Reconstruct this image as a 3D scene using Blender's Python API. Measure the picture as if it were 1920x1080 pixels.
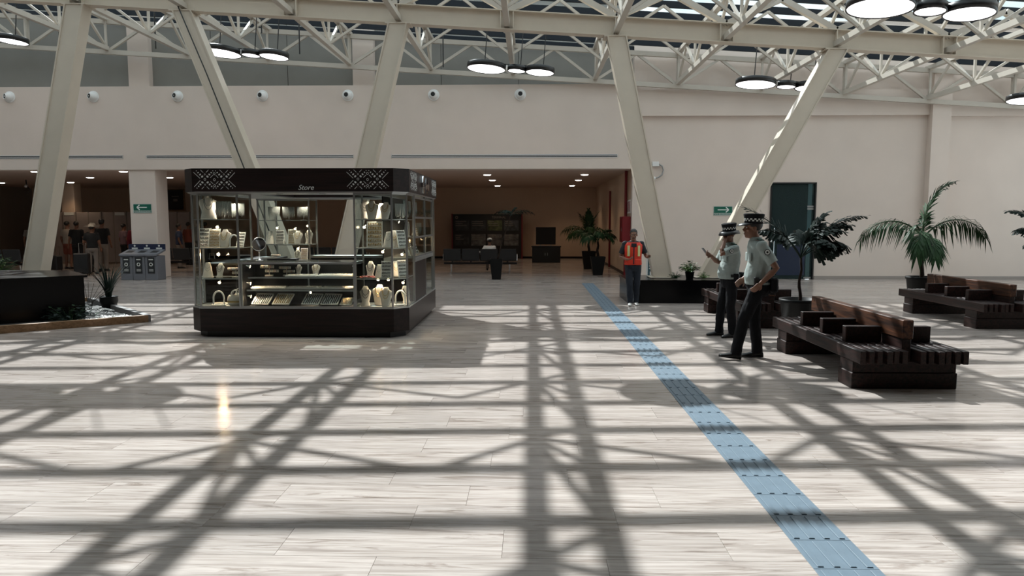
import bpy, math, random
from mathutils import Vector, Matrix, noise
random.seed(7)
R = math.radians
scene = bpy.context.scene
COL = scene.collection
for o in list(bpy.data.objects): bpy.data.objects.remove(o)

# ---------------------------------------------------------------- camera
cam_d = bpy.data.cameras.new('camera'); cam = bpy.data.objects.new('camera', cam_d); COL.objects.link(cam)
cam_d.sensor_width = 36.0; cam_d.lens = 36.0 * 1340 / 1920
cam_d.clip_end = 300
cam.location = (0, 0, 1.75)
cam.rotation_euler = (math.pi/2 - math.atan2(125, 1340), 0, math.atan2(36, 1340))
scene.camera = cam
# ---------------------------------------------------------------- sky, sun, exposure
world = bpy.data.worlds.new('sky'); scene.world = world; world.use_nodes = True
wn = world.node_tree.nodes; wl = world.node_tree.links; wn.clear()
w_out = wn.new('ShaderNodeOutputWorld'); w_bg = wn.new('ShaderNodeBackground')
w_tc = wn.new('ShaderNodeTexCoord'); w_no = wn.new('ShaderNodeTexNoise'); w_ra = wn.new('ShaderNodeValToRGB')
w_no.inputs['Scale'].default_value = 5; w_no.inputs['Detail'].default_value = 6
w_ra.color_ramp.elements[0].position = .42; w_ra.color_ramp.elements[0].color = (.50, .63, .70, 1)
w_ra.color_ramp.elements[1].position = .66; w_ra.color_ramp.elements[1].color = (.86, .90, .90, 1)
wl.new(w_tc.outputs['Generated'], w_no.inputs['Vector']); wl.new(w_no.outputs['Fac'], w_ra.inputs['Fac'])
wl.new(w_ra.outputs['Color'], w_bg.inputs['Color']); wl.new(w_bg.outputs['Background'], w_out.inputs['Surface'])
w_bg.inputs['Strength'].default_value = 1.7
sun_d = bpy.data.lights.new('sun', 'SUN'); sun = bpy.data.objects.new('sun', sun_d); COL.objects.link(sun)
sun_d.energy = 6.0; sun_d.angle = R(0.6); sun_d.color = (.94, .99, 1.0)
sun.location = (-8, 14, 30)
sun.rotation_euler = Vector((.48, -.85, -1)).to_track_quat('-Z', 'Y').to_euler()
vs = scene.view_settings
vs.view_transform = 'Standard'; vs.look = 'None'; vs.gamma = 1; vs.exposure = 0.43; vs.use_curve_mapping = False

# ---------------------------------------------------------------- helpers
class MB:
    """collects shapes; build() links them as one mesh object"""
    def __init__(s): s.v = []; s.f = []; s.m = []; s.cur = 0
    def add(s, vs, fs):
        b = len(s.v); s.v += [tuple(v) for v in vs]; s.f += [tuple(i+b for i in f) for f in fs]; s.m += [s.cur]*len(fs)
        return s
    def box(s, x0, x1, y0, y1, z0, z1):
        return s.add([(x0,y0,z0),(x1,y0,z0),(x1,y1,z0),(x0,y1,z0),(x0,y0,z1),(x1,y0,z1),(x1,y1,z1),(x0,y1,z1)],
            [(0,3,2,1),(4,5,6,7),(0,1,5,4),(1,2,6,5),(2,3,7,6),(3,0,4,7)])
    def cbox(s, x0, x1, y0, y1, z0, z1, c=.006):
        # box with chamfered edges
        xs, ys, zs = (x0,x1), (y0,y1), (z0,z1); vs = []; idx = {}
        for i in (0,1):
            for j in (0,1):
                for k in (0,1):
                    sx, sy, sz = (1,-1)[i], (1,-1)[j], (1,-1)[k]
                    for a in range(3):
                        p = [xs[i]+sx*c, ys[j]+sy*c, zs[k]+sz*c]; p[a] = (xs[i], ys[j], zs[k])[a]
                        idx[i,j,k,a] = len(vs); vs.append(p)
        I = lambda i,j,k,a: idx[i,j,k,a]
        fs = []
        for a in range(3):
            for e in (0,1):
                def q(u, w):
                    t = [0,0,0]; t[a] = e; t[(a+1)%3] = u; t[(a+2)%3] = w; return I(*t, a)
                f = [q(0,0), q(1,0), q(1,1), q(0,1)]; fs.append(f if e else f[::-1])
        for a in range(3):
            b, d = (a+1)%3, (a+2)%3
            for u in (0,1):
                for w in (0,1):
                    t0 = [0,0,0]; t0[b] = u; t0[d] = w; t1 = list(t0); t1[a] = 1
                    f = [I(*t0,b), I(*t1,b), I(*t1,d), I(*t0,d)]; fs.append(f if (u ^ w) else f[::-1])
        for i in (0,1):
            for j in (0,1):
                for k in (0,1):
                    f = [I(i,j,k,0), I(i,j,k,1), I(i,j,k,2)]; fs.append(f if (i+j+k) % 2 else f[::-1])
        return s.add(vs, fs)
    def beam(s, p, q, w, h, up=(0,0,1)):
        p, q = Vector(p), Vector(q); d = (q-p).normalized(); u = Vector(up)
        if abs(d.dot(u)) > .99: u = Vector((0,1,0))
        r = d.cross(u).normalized(); u = r.cross(d)
        vs = [c + r*(a*w/2) + u*(b*h/2) for c in (p,q) for a,b in ((-1,-1),(1,-1),(1,1),(-1,1))]
        return s.add(vs, [(0,1,2,3),(7,6,5,4),(0,4,5,1),(1,5,6,2),(2,6,7,3),(3,7,4,0)])
    def tube(s, pts, r, n=8, cap=True, flat=1.0):
        pts = [Vector(p) for p in pts]; k = len(pts); rs = r if isinstance(r, (list,tuple)) else [r]*k
        vs = []; ref = None
        for i, p in enumerate(pts):
            d = (pts[min(i+1,k-1)] - pts[max(i-1,0)]).normalized()
            if ref is None: ref = Vector((0,0,1)) if abs(d.z) < .9 else Vector((1,0,0))
            a = d.cross(ref)
            if a.length < 1e-5: a = d.cross(Vector((0,1,0)))
            a.normalize(); b = a.cross(d).normalized(); ref = b
            for j in range(n):
                t = 2*math.pi*j/n; vs.append(p + a*(rs[i]*math.cos(t)) + b*(rs[i]*flat*math.sin(t)))
        fs = [(i*n+j, i*n+(j+1)%n, (i+1)*n+(j+1)%n, (i+1)*n+j) for i in range(k-1) for j in range(n)]
        if cap: fs += [tuple(range(n))[::-1], tuple((k-1)*n+j for j in range(n))]
        return s.add(vs, fs)
    def lathe(s, prof, n=20, c=(0,0,0), axis=None):
        # prof: list of (r, z)
        M = Matrix.Identity(3) if axis is None else Vector((0,0,1)).rotation_difference(Vector(axis)).to_matrix()
        c = Vector(c); vs = []
        for r, z in prof:
            for j in range(n):
                t = 2*math.pi*j/n; vs.append(c + M @ Vector((r*math.cos(t), r*math.sin(t), z)))
        k = len(prof)
        fs = [(i*n+j, i*n+(j+1)%n, (i+1)*n+(j+1)%n, (i+1)*n+j) for i in range(k-1) for j in range(n)]
        if prof[0][0] > 1e-6: fs.append(tuple(range(n))[::-1])
        if prof[-1][0] > 1e-6: fs.append(tuple((k-1)*n+j for j in range(n)))
        return s.add(vs, fs)
    def prism(s, poly, z0, z1):
        n = len(poly); vs = [(x,y,z0) for x,y in poly] + [(x,y,z1) for x,y in poly]
        return s.add(vs, [tuple(range(n))[::-1], tuple(range(n,2*n))] + [(i,(i+1)%n,n+(i+1)%n,n+i) for i in range(n)])
    def plate(s, poly, y0, y1):
        # outline in the x-z plane, pushed out along y
        n = len(poly); vs = [(x,y0,z) for x,z in poly] + [(x,y1,z) for x,z in poly]
        return s.add(vs, [tuple(range(n)), tuple(range(n,2*n))[::-1]] + [(i,n+i,n+(i+1)%n,(i+1)%n) for i in range(n)])
    def ell(s, c, rx, ry, rz, M=None, n=14, k=9):
        c = Vector(c); M = M or Matrix.Identity(3); vs = [c + M @ Vector((0,0,-rz))]
        for i in range(1, k):
            p = -math.pi/2 + math.pi*i/k
            for j in range(n):
                t = 2*math.pi*j/n
                vs.append(c + M @ Vector((rx*math.cos(p)*math.cos(t), ry*math.cos(p)*math.sin(t), rz*math.sin(p))))
        vs.append(c + M @ Vector((0,0,rz))); L = len(vs)-1
        fs = [(0, 1+(j+1)%n, 1+j) for j in range(n)] + [(L, 1+(k-2)*n+j, 1+(k-2)*n+(j+1)%n) for j in range(n)]
        fs += [(1+i*n+j, 1+i*n+(j+1)%n, 1+(i+1)*n+(j+1)%n, 1+(i+1)*n+j) for i in range(k-2) for j in range(n)]
        return s.add(vs, fs)
    def xf(s, M):
        s.v = [tuple(M @ Vector(v)) for v in s.v]; return s
    def mesh(s, name, mats, smooth=False):
        me = bpy.data.meshes.new(name); me.from_pydata(s.v, [], s.f)
        for m in (mats if isinstance(mats, (list,tuple)) else [mats]): me.materials.append(m)
        if any(s.m): me.polygons.foreach_set('material_index', s.m)
        if smooth: me.polygons.foreach_set('use_smooth', [True]*len(me.polygons))
        me.update(); return me
    def build(s, name, mats, parent=None, smooth=False, loc=None, rot=None):
        return link(name, s.mesh(name, mats, smooth), parent, loc, rot)

def link(name, me, parent=None, loc=None, rot=None):
    o = bpy.data.objects.new(name, me); COL.objects.link(o)
    if parent is not None: o.parent = parent
    if loc is not None: o.location = loc
    if rot is not None: o.rotation_euler = rot
    return o
def tag(o, label=None, cat=None, group=None, kind=None):
    if label: o['label'] = label
    if cat: o['category'] = cat
    if group: o['group'] = group
    if kind: o['kind'] = kind
    return o
def empty(name, loc=(0,0,0), rz=0, label=None, cat=None, group=None, kind=None):
    o = bpy.data.objects.new(name, None); COL.objects.link(o); o.location = loc; o.rotation_euler = (0,0,rz)
    o.empty_display_size = .1
    return tag(o, label, cat, group, kind)
def copy_tree(o, parent=None, loc=None, rz=None, label=None):
    c = o.copy(); COL.objects.link(c)
    if parent is not None: c.parent = parent
    if loc is not None: c.location = loc
    if rz is not None: c.rotation_euler = (0,0,rz)
    if label: c['label'] = label
    for ch in list(KIDS.get(o, ())) or list(o.children): copy_tree(ch, c)
    return c
KIDS = {}

# ---------------------------------------------------------------- materials
def nodes(name):
    m = bpy.data.materials.new(name); m.use_nodes = True; nt = m.node_tree
    return m, nt.nodes, nt.links, nt.nodes['Principled BSDF']
def mat(name, col, rough=.6, metal=0.0, spec=.5, var=.0, scale=6.0, bump=.0, bscale=40., stretch=(1,1,1), col2=None, emit=None, estr=0., coat=0.):
    m, n, l, b = nodes(name)
    b.inputs['Base Color'].default_value = (*col, 1); b.inputs['Roughness'].default_value = rough
    b.inputs['Metallic'].default_value = metal; b.inputs['Specular IOR Level'].default_value = spec
    if coat: b.inputs['Coat Weight'].default_value = coat
    if emit: b.inputs['Emission Color'].default_value = (*emit, 1); b.inputs['Emission Strength'].default_value = estr
    if var or bump or col2:
        tc = n.new('ShaderNodeTexCoord'); mp = n.new('ShaderNodeMapping'); mp.inputs['Scale'].default_value = stretch
        l.new(tc.outputs['Object'], mp.inputs['Vector'])
    if var or col2:
        no = n.new('ShaderNodeTexNoise'); no.inputs['Scale'].default_value = scale; no.inputs['Detail'].default_value = 5
        l.new(mp.outputs['Vector'], no.inputs['Vector'])
        ra = n.new('ShaderNodeValToRGB'); ra.color_ramp.elements[0].position = .32; ra.color_ramp.elements[1].position = .68
        c2 = col2 or tuple(c*(1-var) for c in col)
        ra.color_ramp.elements[0].color = (*c2, 1); ra.color_ramp.elements[1].color = (*col, 1)
        l.new(no.outputs['Fac'], ra.inputs['Fac']); l.new(ra.outputs['Color'], b.inputs['Base Color'])
    if bump:
        nb = n.new('ShaderNodeTexNoise'); nb.inputs['Scale'].default_value = bscale; nb.inputs['Detail'].default_value = 3
        l.new(mp.outputs['Vector'], nb.inputs['Vector'])
        bu = n.new('ShaderNodeBump'); bu.inputs['Strength'].default_value = bump; bu.inputs['Distance'].default_value = .01
        l.new(nb.outputs['Fac'], bu.inputs['Height']); l.new(bu.outputs['Normal'], b.inputs['Normal'])
    return m
def glass(name, tint, refl=.08, rough=.02, solid=None, solid_fac=0.):
    """thin clear sheet: lets light straight through, mirrors a little more at glancing angles"""
    m, n, l, b = nodes(name); n.remove(b); out = n['Material Output']
    tr = n.new('ShaderNodeBsdfTransparent'); tr.inputs['Color'].default_value = (*tint, 1)
    gl = n.new('ShaderNodeBsdfGlossy'); gl.inputs['Roughness'].default_value = rough; gl.inputs['Color'].default_value = (1,1,1,1)
    fr = n.new('ShaderNodeLayerWeight'); fr.inputs['Blend'].default_value = .5
    pw = n.new('ShaderNodeMath'); pw.operation = 'POWER'; pw.inputs[1].default_value = 4.; l.new(fr.outputs['Facing'], pw.inputs[0])
    ad = n.new('ShaderNodeMath'); ad.operation = 'MULTIPLY_ADD'; ad.inputs[1].default_value = .45; ad.inputs[2].default_value = refl*.1
    l.new(pw.outputs[0], ad.inputs[0])
    mx = n.new('ShaderNodeMixShader'); l.new(ad.outputs[0], mx.inputs['Fac']); l.new(tr.outputs[0], mx.inputs[1]); l.new(gl.outputs[0], mx.inputs[2])
    last = mx
    if solid:
        df = n.new('ShaderNodeBsdfDiffuse'); df.inputs['Color'].default_value = (*solid, 1)
        m2 = n.new('ShaderNodeMixShader'); m2.inputs['Fac'].default_value = solid_fac
        l.new(mx.outputs[0], m2.inputs[1]); l.new(df.outputs[0], m2.inputs[2]); last = m2
    l.new(last.outputs[0], out.inputs['Surface'])
    return m
def travertine():
    m, n, l, b = nodes('travertine')
    ge = n.new('ShaderNodeNewGeometry'); oi = n.new('ShaderNodeObjectInfo'); at = n.new('ShaderNodeAttribute'); at.attribute_name = 'tile_rand'
    su = n.new('ShaderNodeMath'); su.operation = 'ADD'; l.new(oi.outputs['Random'], su.inputs[0]); l.new(at.outputs['Fac'], su.inputs[1])
    fr = n.new('ShaderNodeMath'); fr.operation = 'FRACT'; l.new(su.outputs[0], fr.inputs[0])
    of = n.new('ShaderNodeCombineXYZ'); mu = n.new('ShaderNodeMath'); mu.operation = 'MULTIPLY'; mu.inputs[1].default_value = 60
    l.new(fr.outputs[0], mu.inputs[0]); l.new(mu.outputs[0], of.inputs['X']); l.new(mu.outputs[0], of.inputs['Z'])
    va = n.new('ShaderNodeVectorMath'); va.operation = 'ADD'; l.new(ge.outputs['Position'], va.inputs[0]); l.new(of.outputs[0], va.inputs[1])
    def layer(sx, sy, det, dist):
        mp = n.new('ShaderNodeMapping'); mp.inputs['Scale'].default_value = (sx, sy, 1); l.new(va.outputs[0], mp.inputs['Vector'])
        t = n.new('ShaderNodeTexNoise'); t.inputs['Scale'].default_value = 1; t.inputs['Detail'].default_value = det; t.inputs['Distortion'].default_value = dist
        t.inputs['Roughness'].default_value = .62
        l.new(mp.outputs[0], t.inputs['Vector']); return t
    a = layer(1.1, 15, 8, .9); c = layer(2.0, 60, 5, .5); d = layer(.9, 9, 7, 2.2)
    r1 = n.new('ShaderNodeValToRGB'); e = r1.color_ramp.elements
    e[0].position = .28; e[0].color = (.275,.224,.198,1); e[1].position = .60; e[1].color = (.590,.522,.482,1)
    x = e.new(.45); x.color = (.50,.435,.396,1)
    l.new(a.outputs['Fac'], r1.inputs['Fac'])
    r2 = n.new('ShaderNodeValToRGB'); r2.color_ramp.elements[0].position = .35; r2.color_ramp.elements[0].color = (.70,.68,.66,1); r2.color_ramp.elements[1].position = .6; r2.color_ramp.elements[1].color = (1,1,1,1)
    l.new(c.outputs['Fac'], r2.inputs['Fac'])
    r3 = n.new('ShaderNodeValToRGB'); r3.color_ramp.elements[0].position = .33; r3.color_ramp.elements[0].color = (.50,.45,.415,1); r3.color_ramp.elements[1].position = .44; r3.color_ramp.elements[1].color = (1,1,1,1)
    l.new(d.outputs['Fac'], r3.inputs['Fac'])
    m1 = n.new('ShaderNodeMix'); m1.data_type = 'RGBA'; m1.blend_type = 'MULTIPLY'; m1.inputs['Factor'].default_value = .8
    l.new(r1.outputs[0], m1.inputs['A']); l.new(r2.outputs[0], m1.inputs['B'])
    m2 = n.new('ShaderNodeMix'); m2.data_type = 'RGBA'; m2.blend_type = 'MULTIPLY'; m2.inputs['Factor'].default_value = .85
    l.new(m1.outputs['Result'], m2.inputs['A']); l.new(r3.outputs[0], m2.inputs['B'])
    # each slab a little lighter or darker
    mr = n.new('ShaderNodeMapRange'); mr.inputs['To Min'].default_value = .86; mr.inputs['To Max'].default_value = 1.06
    f2 = n.new('ShaderNodeMath'); f2.operation = 'FRACT'; m7 = n.new('ShaderNodeMath'); m7.operation = 'MULTIPLY'; m7.inputs[1].default_value = 7.31
    l.new(fr.outputs[0], m7.inputs[0]); l.new(m7.outputs[0], f2.inputs[0]); l.new(f2.outputs[0], mr.inputs['Value'])
    m3 = n.new('ShaderNodeVectorMath'); m3.operation = 'SCALE'; l.new(m2.outputs['Result'], m3.inputs[0]); l.new(mr.outputs[0], m3.inputs['Scale'])
    l.new(m3.outputs[0], b.inputs['Base Color'])
    b.inputs['Roughness'].default_value = .17; b.inputs['Specular IOR Level'].default_value = .45
    bu = n.new('ShaderNodeBump'); bu.inputs['Strength'].default_value = .05; bu.inputs['Distance'].default_value = .004
    l.new(c.outputs['Fac'], bu.inputs['Height']); l.new(bu.outputs['Normal'], b.inputs['Normal'])
    return m
def wood(name, dark, light, scale=3., rough=.45, axis=1, coat=0.):
    m, n, l, b = nodes(name)
    tc = n.new('ShaderNodeTexCoord'); mp = n.new('ShaderNodeMapping')
    sc = [14., 14., 14.]; sc[axis] = 1.0; mp.inputs['Scale'].default_value = sc
    oi = n.new('ShaderNodeObjectInfo'); va = n.new('ShaderNodeVectorMath'); va.operation = 'ADD'
    mm = n.new('ShaderNodeMath'); mm.operation = 'MULTIPLY'; mm.inputs[1].default_value = 23.; l.new(oi.outputs['Random'], mm.inputs[0])
    l.new(tc.outputs['Object'], mp.inputs['Vector']); l.new(mp.outputs[0], va.inputs[0]); l.new(mm.outputs[0], va.inputs[1])
    no = n.new('ShaderNodeTexNoise'); no.inputs['Scale'].default_value = scale; no.inputs['Detail'].default_value = 8; no.inputs['Distortion'].default_value = .8
    l.new(va.outputs[0], no.inputs['Vector'])
    ra = n.new('ShaderNodeValToRGB'); ra.color_ramp.elements[0].position = .35; ra.color_ramp.elements[0].color = (*dark,1); ra.color_ramp.elements[1].position = .7; ra.color_ramp.elements[1].color = (*light,1)
    l.new(no.outputs['Fac'], ra.inputs['Fac']); l.new(ra.outputs[0], b.inputs['Base Color'])
    b.inputs['Roughness'].default_value = rough; b.inputs['Specular IOR Level'].default_value = .3
    if coat: b.inputs['Coat Weight'].default_value = coat
    bu = n.new('ShaderNodeBump'); bu.inputs['Strength'].default_value = .15; bu.inputs['Distance'].default_value = .004
    l.new(no.outputs['Fac'], bu.inputs['Height']); l.new(bu.outputs[0], b.inputs['Normal'])
    return m
M = {}
M['floor'] = travertine()
M['grout'] = mat('grout', (.30,.26,.235), .8)
M['skirting'] = mat('skirting_stone', (.30,.265,.24), .6)
M['wall_side'] = mat('side_wall_cladding', (.26,.215,.18), .8)
M['wall'] = mat('painted_wall', (.67,.578,.515), .75, var=.05, scale=1.2, bump=.06, bscale=60)
M['wall_in'] = mat('inner_hall_paint', (.56,.42,.31), .75, var=.05, scale=1.2)
M['ceil_in'] = mat('inner_ceiling_paint', (.50,.39,.33), .8)
M['panel'] = mat('sheet_panel', (.25,.245,.225), .6, var=.08, scale=1.5)
M['steel'] = mat('painted_steel', (.52,.475,.415), .42, var=.06, scale=3)
M['col_steel'] = mat('column_paint', (.60,.525,.43), .40, var=.05, scale=3)
M['purlin'] = mat('dark_purlin', (.012,.016,.022), .6, spec=.2)
M['roof_sheet'] = mat('roof_sheet', (.30,.30,.29), .7)
M['glass_roof'] = glass('roof_glass', (.95,.955,.95), .05)
M['glass'] = glass('clear_glass', (.94,.97,.96), .10)
M['glass_door'] = glass('smoked_glass', (.20,.26,.26), .10, solid=(.05,.075,.075), solid_fac=.45)
M['black'] = mat('black_metal', (.010,.010,.011), .35)
M['black_stone'] = mat('black_granite', (.003,.003,.0035), .22, spec=.22, var=.4, scale=90)
M['alu'] = mat('aluminium', (.36,.37,.37), .34, metal=.9)
M['chrome'] = mat('chrome', (.75,.76,.77), .15, metal=1)
M['lamp'] = mat('lamp_disc', (.9,.9,.9), .5, emit=(1,.97,.98), estr=2.4)
M['downlight'] = mat('downlight_disc', (.9,.9,.9), .5, emit=(1,.93,.84), estr=9.)
M['white'] = mat('white_plastic', (.75,.75,.74), .4)
M['dark_hole'] = mat('dark_recess', (.012,.012,.013), .7)
M['bench'] = wood('reclaimed_dark_wood', (.006,.0035,.003), (.036,.014,.011), 2.2, .5, 1)
M['bench_back'] = wood('worn_brown_wood', (.016,.007,.005), (.11,.042,.02), 1.6, .5, 1)
M['kiosk_wood'] = wood('dark_wenge_laminate', (.005,.0022,.0022), (.017,.0075,.0065), 1.6, .42, 0)
M['kerb'] = wood('orange_kerb_wood', (.20,.115,.06), (.34,.20,.11), 1.8, .5, 0)
M['tactile'] = mat('blue_tactile_plastic', (.150,.208,.262), .45, var=.12, scale=9)
M['red'] = mat('red_paint', (.17,.007,.011), .4)
M['green'] = mat('sign_green', (.002,.105,.068), .5)
M['sign_white'] = mat('sign_white', (.80,.82,.80), .6)
M['pot'] = mat('black_plastic_pot', (.005,.005,.005), .5, spec=.2)
M['soil'] = mat('dark_soil', (.03,.022,.016), .9, bump=.5)
M['leaf'] = mat('palm_leaf', (.022,.060,.020), .55, spec=.2, var=.5, scale=7)
M['leaf_d'] = mat('dark_leaf', (.010,.024,.017), .55, spec=.2, var=.5, scale=7)
M['leaf_y'] = mat('bright_leaf', (.085,.20,.025), .4, var=.5, scale=9)
M['trunk'] = mat('palm_trunk', (.030,.018,.012), .8, spec=.2, var=.5, scale=25)
# ================================================================= the setting
XL, XR, YB = -24.0, 15.9, -9.0        # hall: left wall, right wall, wall behind the photographer
WY = 21.75                            # end wall of the hall
def zb(x): return 5.95 - .064*x       # underside of the steel, falling to the right
# --- floor: long travertine slabs laid in running bond
TW, TL, GAP = .34, 1.20, .0016
floor = empty('floor', (0,0,0), kind='structure')
MB().box(XL-1, XR+1, YB-1, 35, -.12, -.0035).build('floor_bed', M['grout'], floor)
slab = MB(); slab.cbox(-TL/2+GAP/2, TL/2-GAP/2, -TW/2+GAP/2, TW/2-GAP/2, -.02, 0, .0006)
slab_me = slab.mesh('floor_slab', M['floor'])
tiles = []
row = 0; y = YB
while y < 34.5:
    off = (row % 2)*TL*.5 + ((row*7919) % 13)/13*TL*.30
    x = XL - 1 + off - TL
    while x < XR + 1:
        tiles.append((x+TL/2, y+TW/2)); x += TL
    y += TW; row += 1
def shows(t):
    x, y = t
    if y < 3.2: return 1e9
    return y if abs(x - .1*0) < .72*y + .7 else 1e9
tiles.sort(key=shows)
for (x, y) in tiles[:300]: link('slab', slab_me, floor, (x, y, 0))
far = MB(); rnd = []
for (x, y) in tiles[300:]:
    a, b, c, d = x-TL/2+GAP/2, x+TL/2-GAP/2, y-TW/2+GAP/2, y+TW/2-GAP/2
    far.add([(a,c,0),(b,c,0),(b,d,0),(a,d,0)], [(0,1,2,3)]); rnd.append(random.random())
fo = tag(far.build('slab_field', M['floor'], floor), kind='stuff')
at_ = fo.data.attributes.new('tile_rand', 'FLOAT', 'FACE'); at_.data.foreach_set('value', rnd)
# --- tactile guide strip
strip = empty('tactile_strip', (1.595, 0, 0), 0, 'blue grey tactile guide strip with raised bars crossing the travertine floor', 'tactile paving')
tp = MB(); W2 = .165
tp.cbox(-W2, W2, -.1635, .1635, 0, .004, .0015)
for i in range(4):
    cx = -W2 + .33*(i+.5)/4
    tp.cbox(cx-.016, cx+.016, -.150, .150, .003, .0095, .003)
tp_me = tp.mesh('tactile_tile', M['tactile'])
for i in range(64): link('tactile_tile', tp_me, strip, (0, -.6 + .328*i, 0))
# --- walls
def struct(name, mb, m, smooth=False): return tag(mb.build(name, m, None, smooth), kind='structure')
wl_ = MB().box(XL-.3, XL, YB, 34, 0, 9)
struct('wall_left', wl_, M['wall_side'])
wrg = empty('wall_right', (0,0,0), kind='structure')
MB().box(XR, XR+.3, YB, WY+.6, 0, .15).box(XR, XR+.3, YB, WY+.6, 5.2, 9).build('wall_panel', M['wall'], wrg)
MB().box(XR+.02, XR+.1, YB, 9.5, .15, 5.2).build('blind_panel', M['wall'], wrg)
for wi in range(11): MB().box(XR, XR+.3, YB+wi*3.04, YB+wi*3.04+.34, .15, 5.2).build('pier', M['wall'], wrg)
for wi in range(6,10): tag(MB().box(XR+.12, XR+.14, YB+wi*3.04+.34, YB+(wi+1)*3.04, .15, 5.2).build('window_%d' % (wi-5), M['glass_roof']), kind='structure')
struct('wall_front', MB().box(XL, XR, YB-.3, YB, 0, 9), M['wall_side'])
# end wall of the hall, right of the opening: recessed panels in a frame of pilasters and a beam
wr = empty('wall_back', (0,0,0), kind='structure')
MB().box(3.05, 7.18, WY+.10, WY+.4, 0, 7.6).box(8.54, XR, WY+.10, WY+.4, 0, 7.6).box(7.18, 8.54, WY+.10, WY+.4, 2.9, 7.6).build('wall_panel', M['wall'], wr)
MB().box(3.05, 11.72, WY-.02, WY+.10, 4.87, 5.62).box(12.26, XR, WY-.02, WY+.10, 4.83, 5.3).build('ring_beam', M['wall'], wr)
MB().box(11.72, 12.26, WY-.16, WY+.10, 0, 6.3).build('pilaster', M['wall'], wr)
# boxed-out bulkhead over the opening, with a ledge on top; sheet panels of the gable behind the truss
struct('wall_bulkhead', MB().box(XL, 3.16, WY-.05, WY+.5, 3.32, 5.80), M['wall'])
gb = empty('wall_gable', (0,0,0), kind='structure')
gx = XL
while gx < 3.0:
    MB().box(gx+.008, min(gx+2.36, 3.1)-.008, WY+.5, WY+.58, 5.7, 8.6).build('sheet_panel', M['panel'], gb); gx += 2.36
MB().box(XL, 3.1, WY+.58, WY+.62, 5.7, 8.6).build('backing', M['panel'], gb)
# concrete posts standing on the ledge
for px in (-12.0, -5.1): MB().box(px-.32, px+.32, WY+.28, WY+.5, 5.8, 8.2).build('gable_post', M['wall'], gb)
# low hall beyond the opening
struct('ceiling_low', MB().box(XL, 3.3, WY+.45, 34.4, 3.34, 3.5), M['ceil_in'])
struct('wall_inner', MB().box(XL, 3.3, 34.0, 34.3, 0, 3.4), M['wall_in'])
struct('wall_inner_side', MB().box(3.05, 3.3, WY+.4, 34.2, 0, 3.4), M['wall_in'])
struct('baseboard_inner', MB().box(XL, 3.04, 33.97, 34.0, 0, .09), M['kiosk_wood'])
struct('baseboard_side', MB().box(3.02, 3.05, WY+.4, 33.97, 0, .09), M['kiosk_wood'])
struct('baseboard_back', MB().box(3.05, 7.15, WY+.08, WY+.10, 0, .10).box(8.57, 11.72, WY+.08, WY+.10, 0, .10).box(12.26, XR, WY+.08, WY+.10, 0, .10), M['skirting'])
# square pillar under the bulkhead
struct('trim_1', MB().cbox(-12.32, -11.50, WY+.0, WY+.75, 0, 3.34, .02), M['wall'])
struct('trim_2', MB().cbox(-19.6, -19.05, 29.5, 30.0, 0, 3.34, .02), M['wall_in'])

# ================================================================= steel roof
SL = -.064
def zs(x): return zb(x)
roof = empty('ceiling', (0,0,0), kind='structure')
PY = [10.22 + .91*n for n in range(-22, 13)] + [21.95]
for y in PY:
    MB().beam((XL, y, zs(XL)+1.10), (XR, y, zs(XR)+1.10), .075, .15).build('purlin', M['purlin'], roof)
PANE_MIN = 7.4
XK = [-.55 + 2.42*k for k in range(-9, 7)]
xs_ = [XL] + XK + [XR]
pane_cache = {}
rest = MB()
for j in range(len(PY)-1):
    y0, y1 = PY[j]+.006, PY[j+1]-.006
    for i in range(len(xs_)-1):
        x0, x1 = xs_[i]+.006, xs_[i+1]-.006
        z0, z1 = zs(x0)+1.185, zs(x1)+1.185
        mb = MB() if y0 > 7.4 else rest
        mb.add([(x0,y0,z0),(x1,y0,z1),(x1,y1,z1),(x0,y1,z0),(x0,y0,z0+.012),(x1,y0,z1+.012),(x1,y1,z1+.012),(x0,y1,z0+.012)],
               [(0,3,2,1),(4,5,6,7),(0,1,5,4),(1,2,6,5),(2,3,7,6),(3,0,4,7)])
        if mb is not rest: mb.build('roof_pane', M['glass_roof'], roof)
tag(rest.build('roof_sheet', M['roof_sheet'], roof), kind='stuff')

# lattice girders running towards the end wall: bottom chord, top chord, fans of braces
YJ = [21.5 - 2.1*j for j in range(15)]
def make_girder():
    t = empty('roof_girder', (0,0,0)); kids = []
    zc0, zc1 = .12, .98
    kids.append(MB().box(-.06, .06, YB, 21.55, zc0-.06, zc0+.06).build('bottom_chord', M['steel'], t))
    kids.append(MB().box(-.07, .07, YB, 21.7, zc1-.05, zc1+.05).build('top_chord', M['steel'], t))
    old = MB()
    for y in YJ:
        b = Vector((0, y, zc0+.03))
        ends = [((0, y, zc1-.03), .055), ((0, y+1.05, zc1-.03), .06), ((0, y-1.05, zc1-.03), .06),
                ((-1.21, y, zc1+.02-SL*1.21), .06), ((1.21, y, zc1+.02+SL*1.21), .06)]
        if y > 21: ends = [ends[0], ends[2]]
        for e, w in ends:
            if y > 8.8: kids.append(MB().beam(b, e, w, w, (0,1,0)).build('brace', M['steel'], t))
            else: old.beam(b, e, w, w, (0,1,0))
    kids.append(tag(old.build('brace_run', M['steel'], t), kind='stuff'))
    KIDS[t] = kids
    return t
g0 = make_girder()
near = {-4:'above the column by the shrubs', -3:'above the column with the black cable', -2:'between the two columns behind the kiosk', -1:'above the column leaning right behind the kiosk',
        0:'over the opening to the low hall', 1:'above the column behind the vest man', 2:'between the two columns on the granite planter', 3:'above the column behind the officers', 4:'over the smoked glass door', 5:'beside the wall pilaster'}
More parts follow.
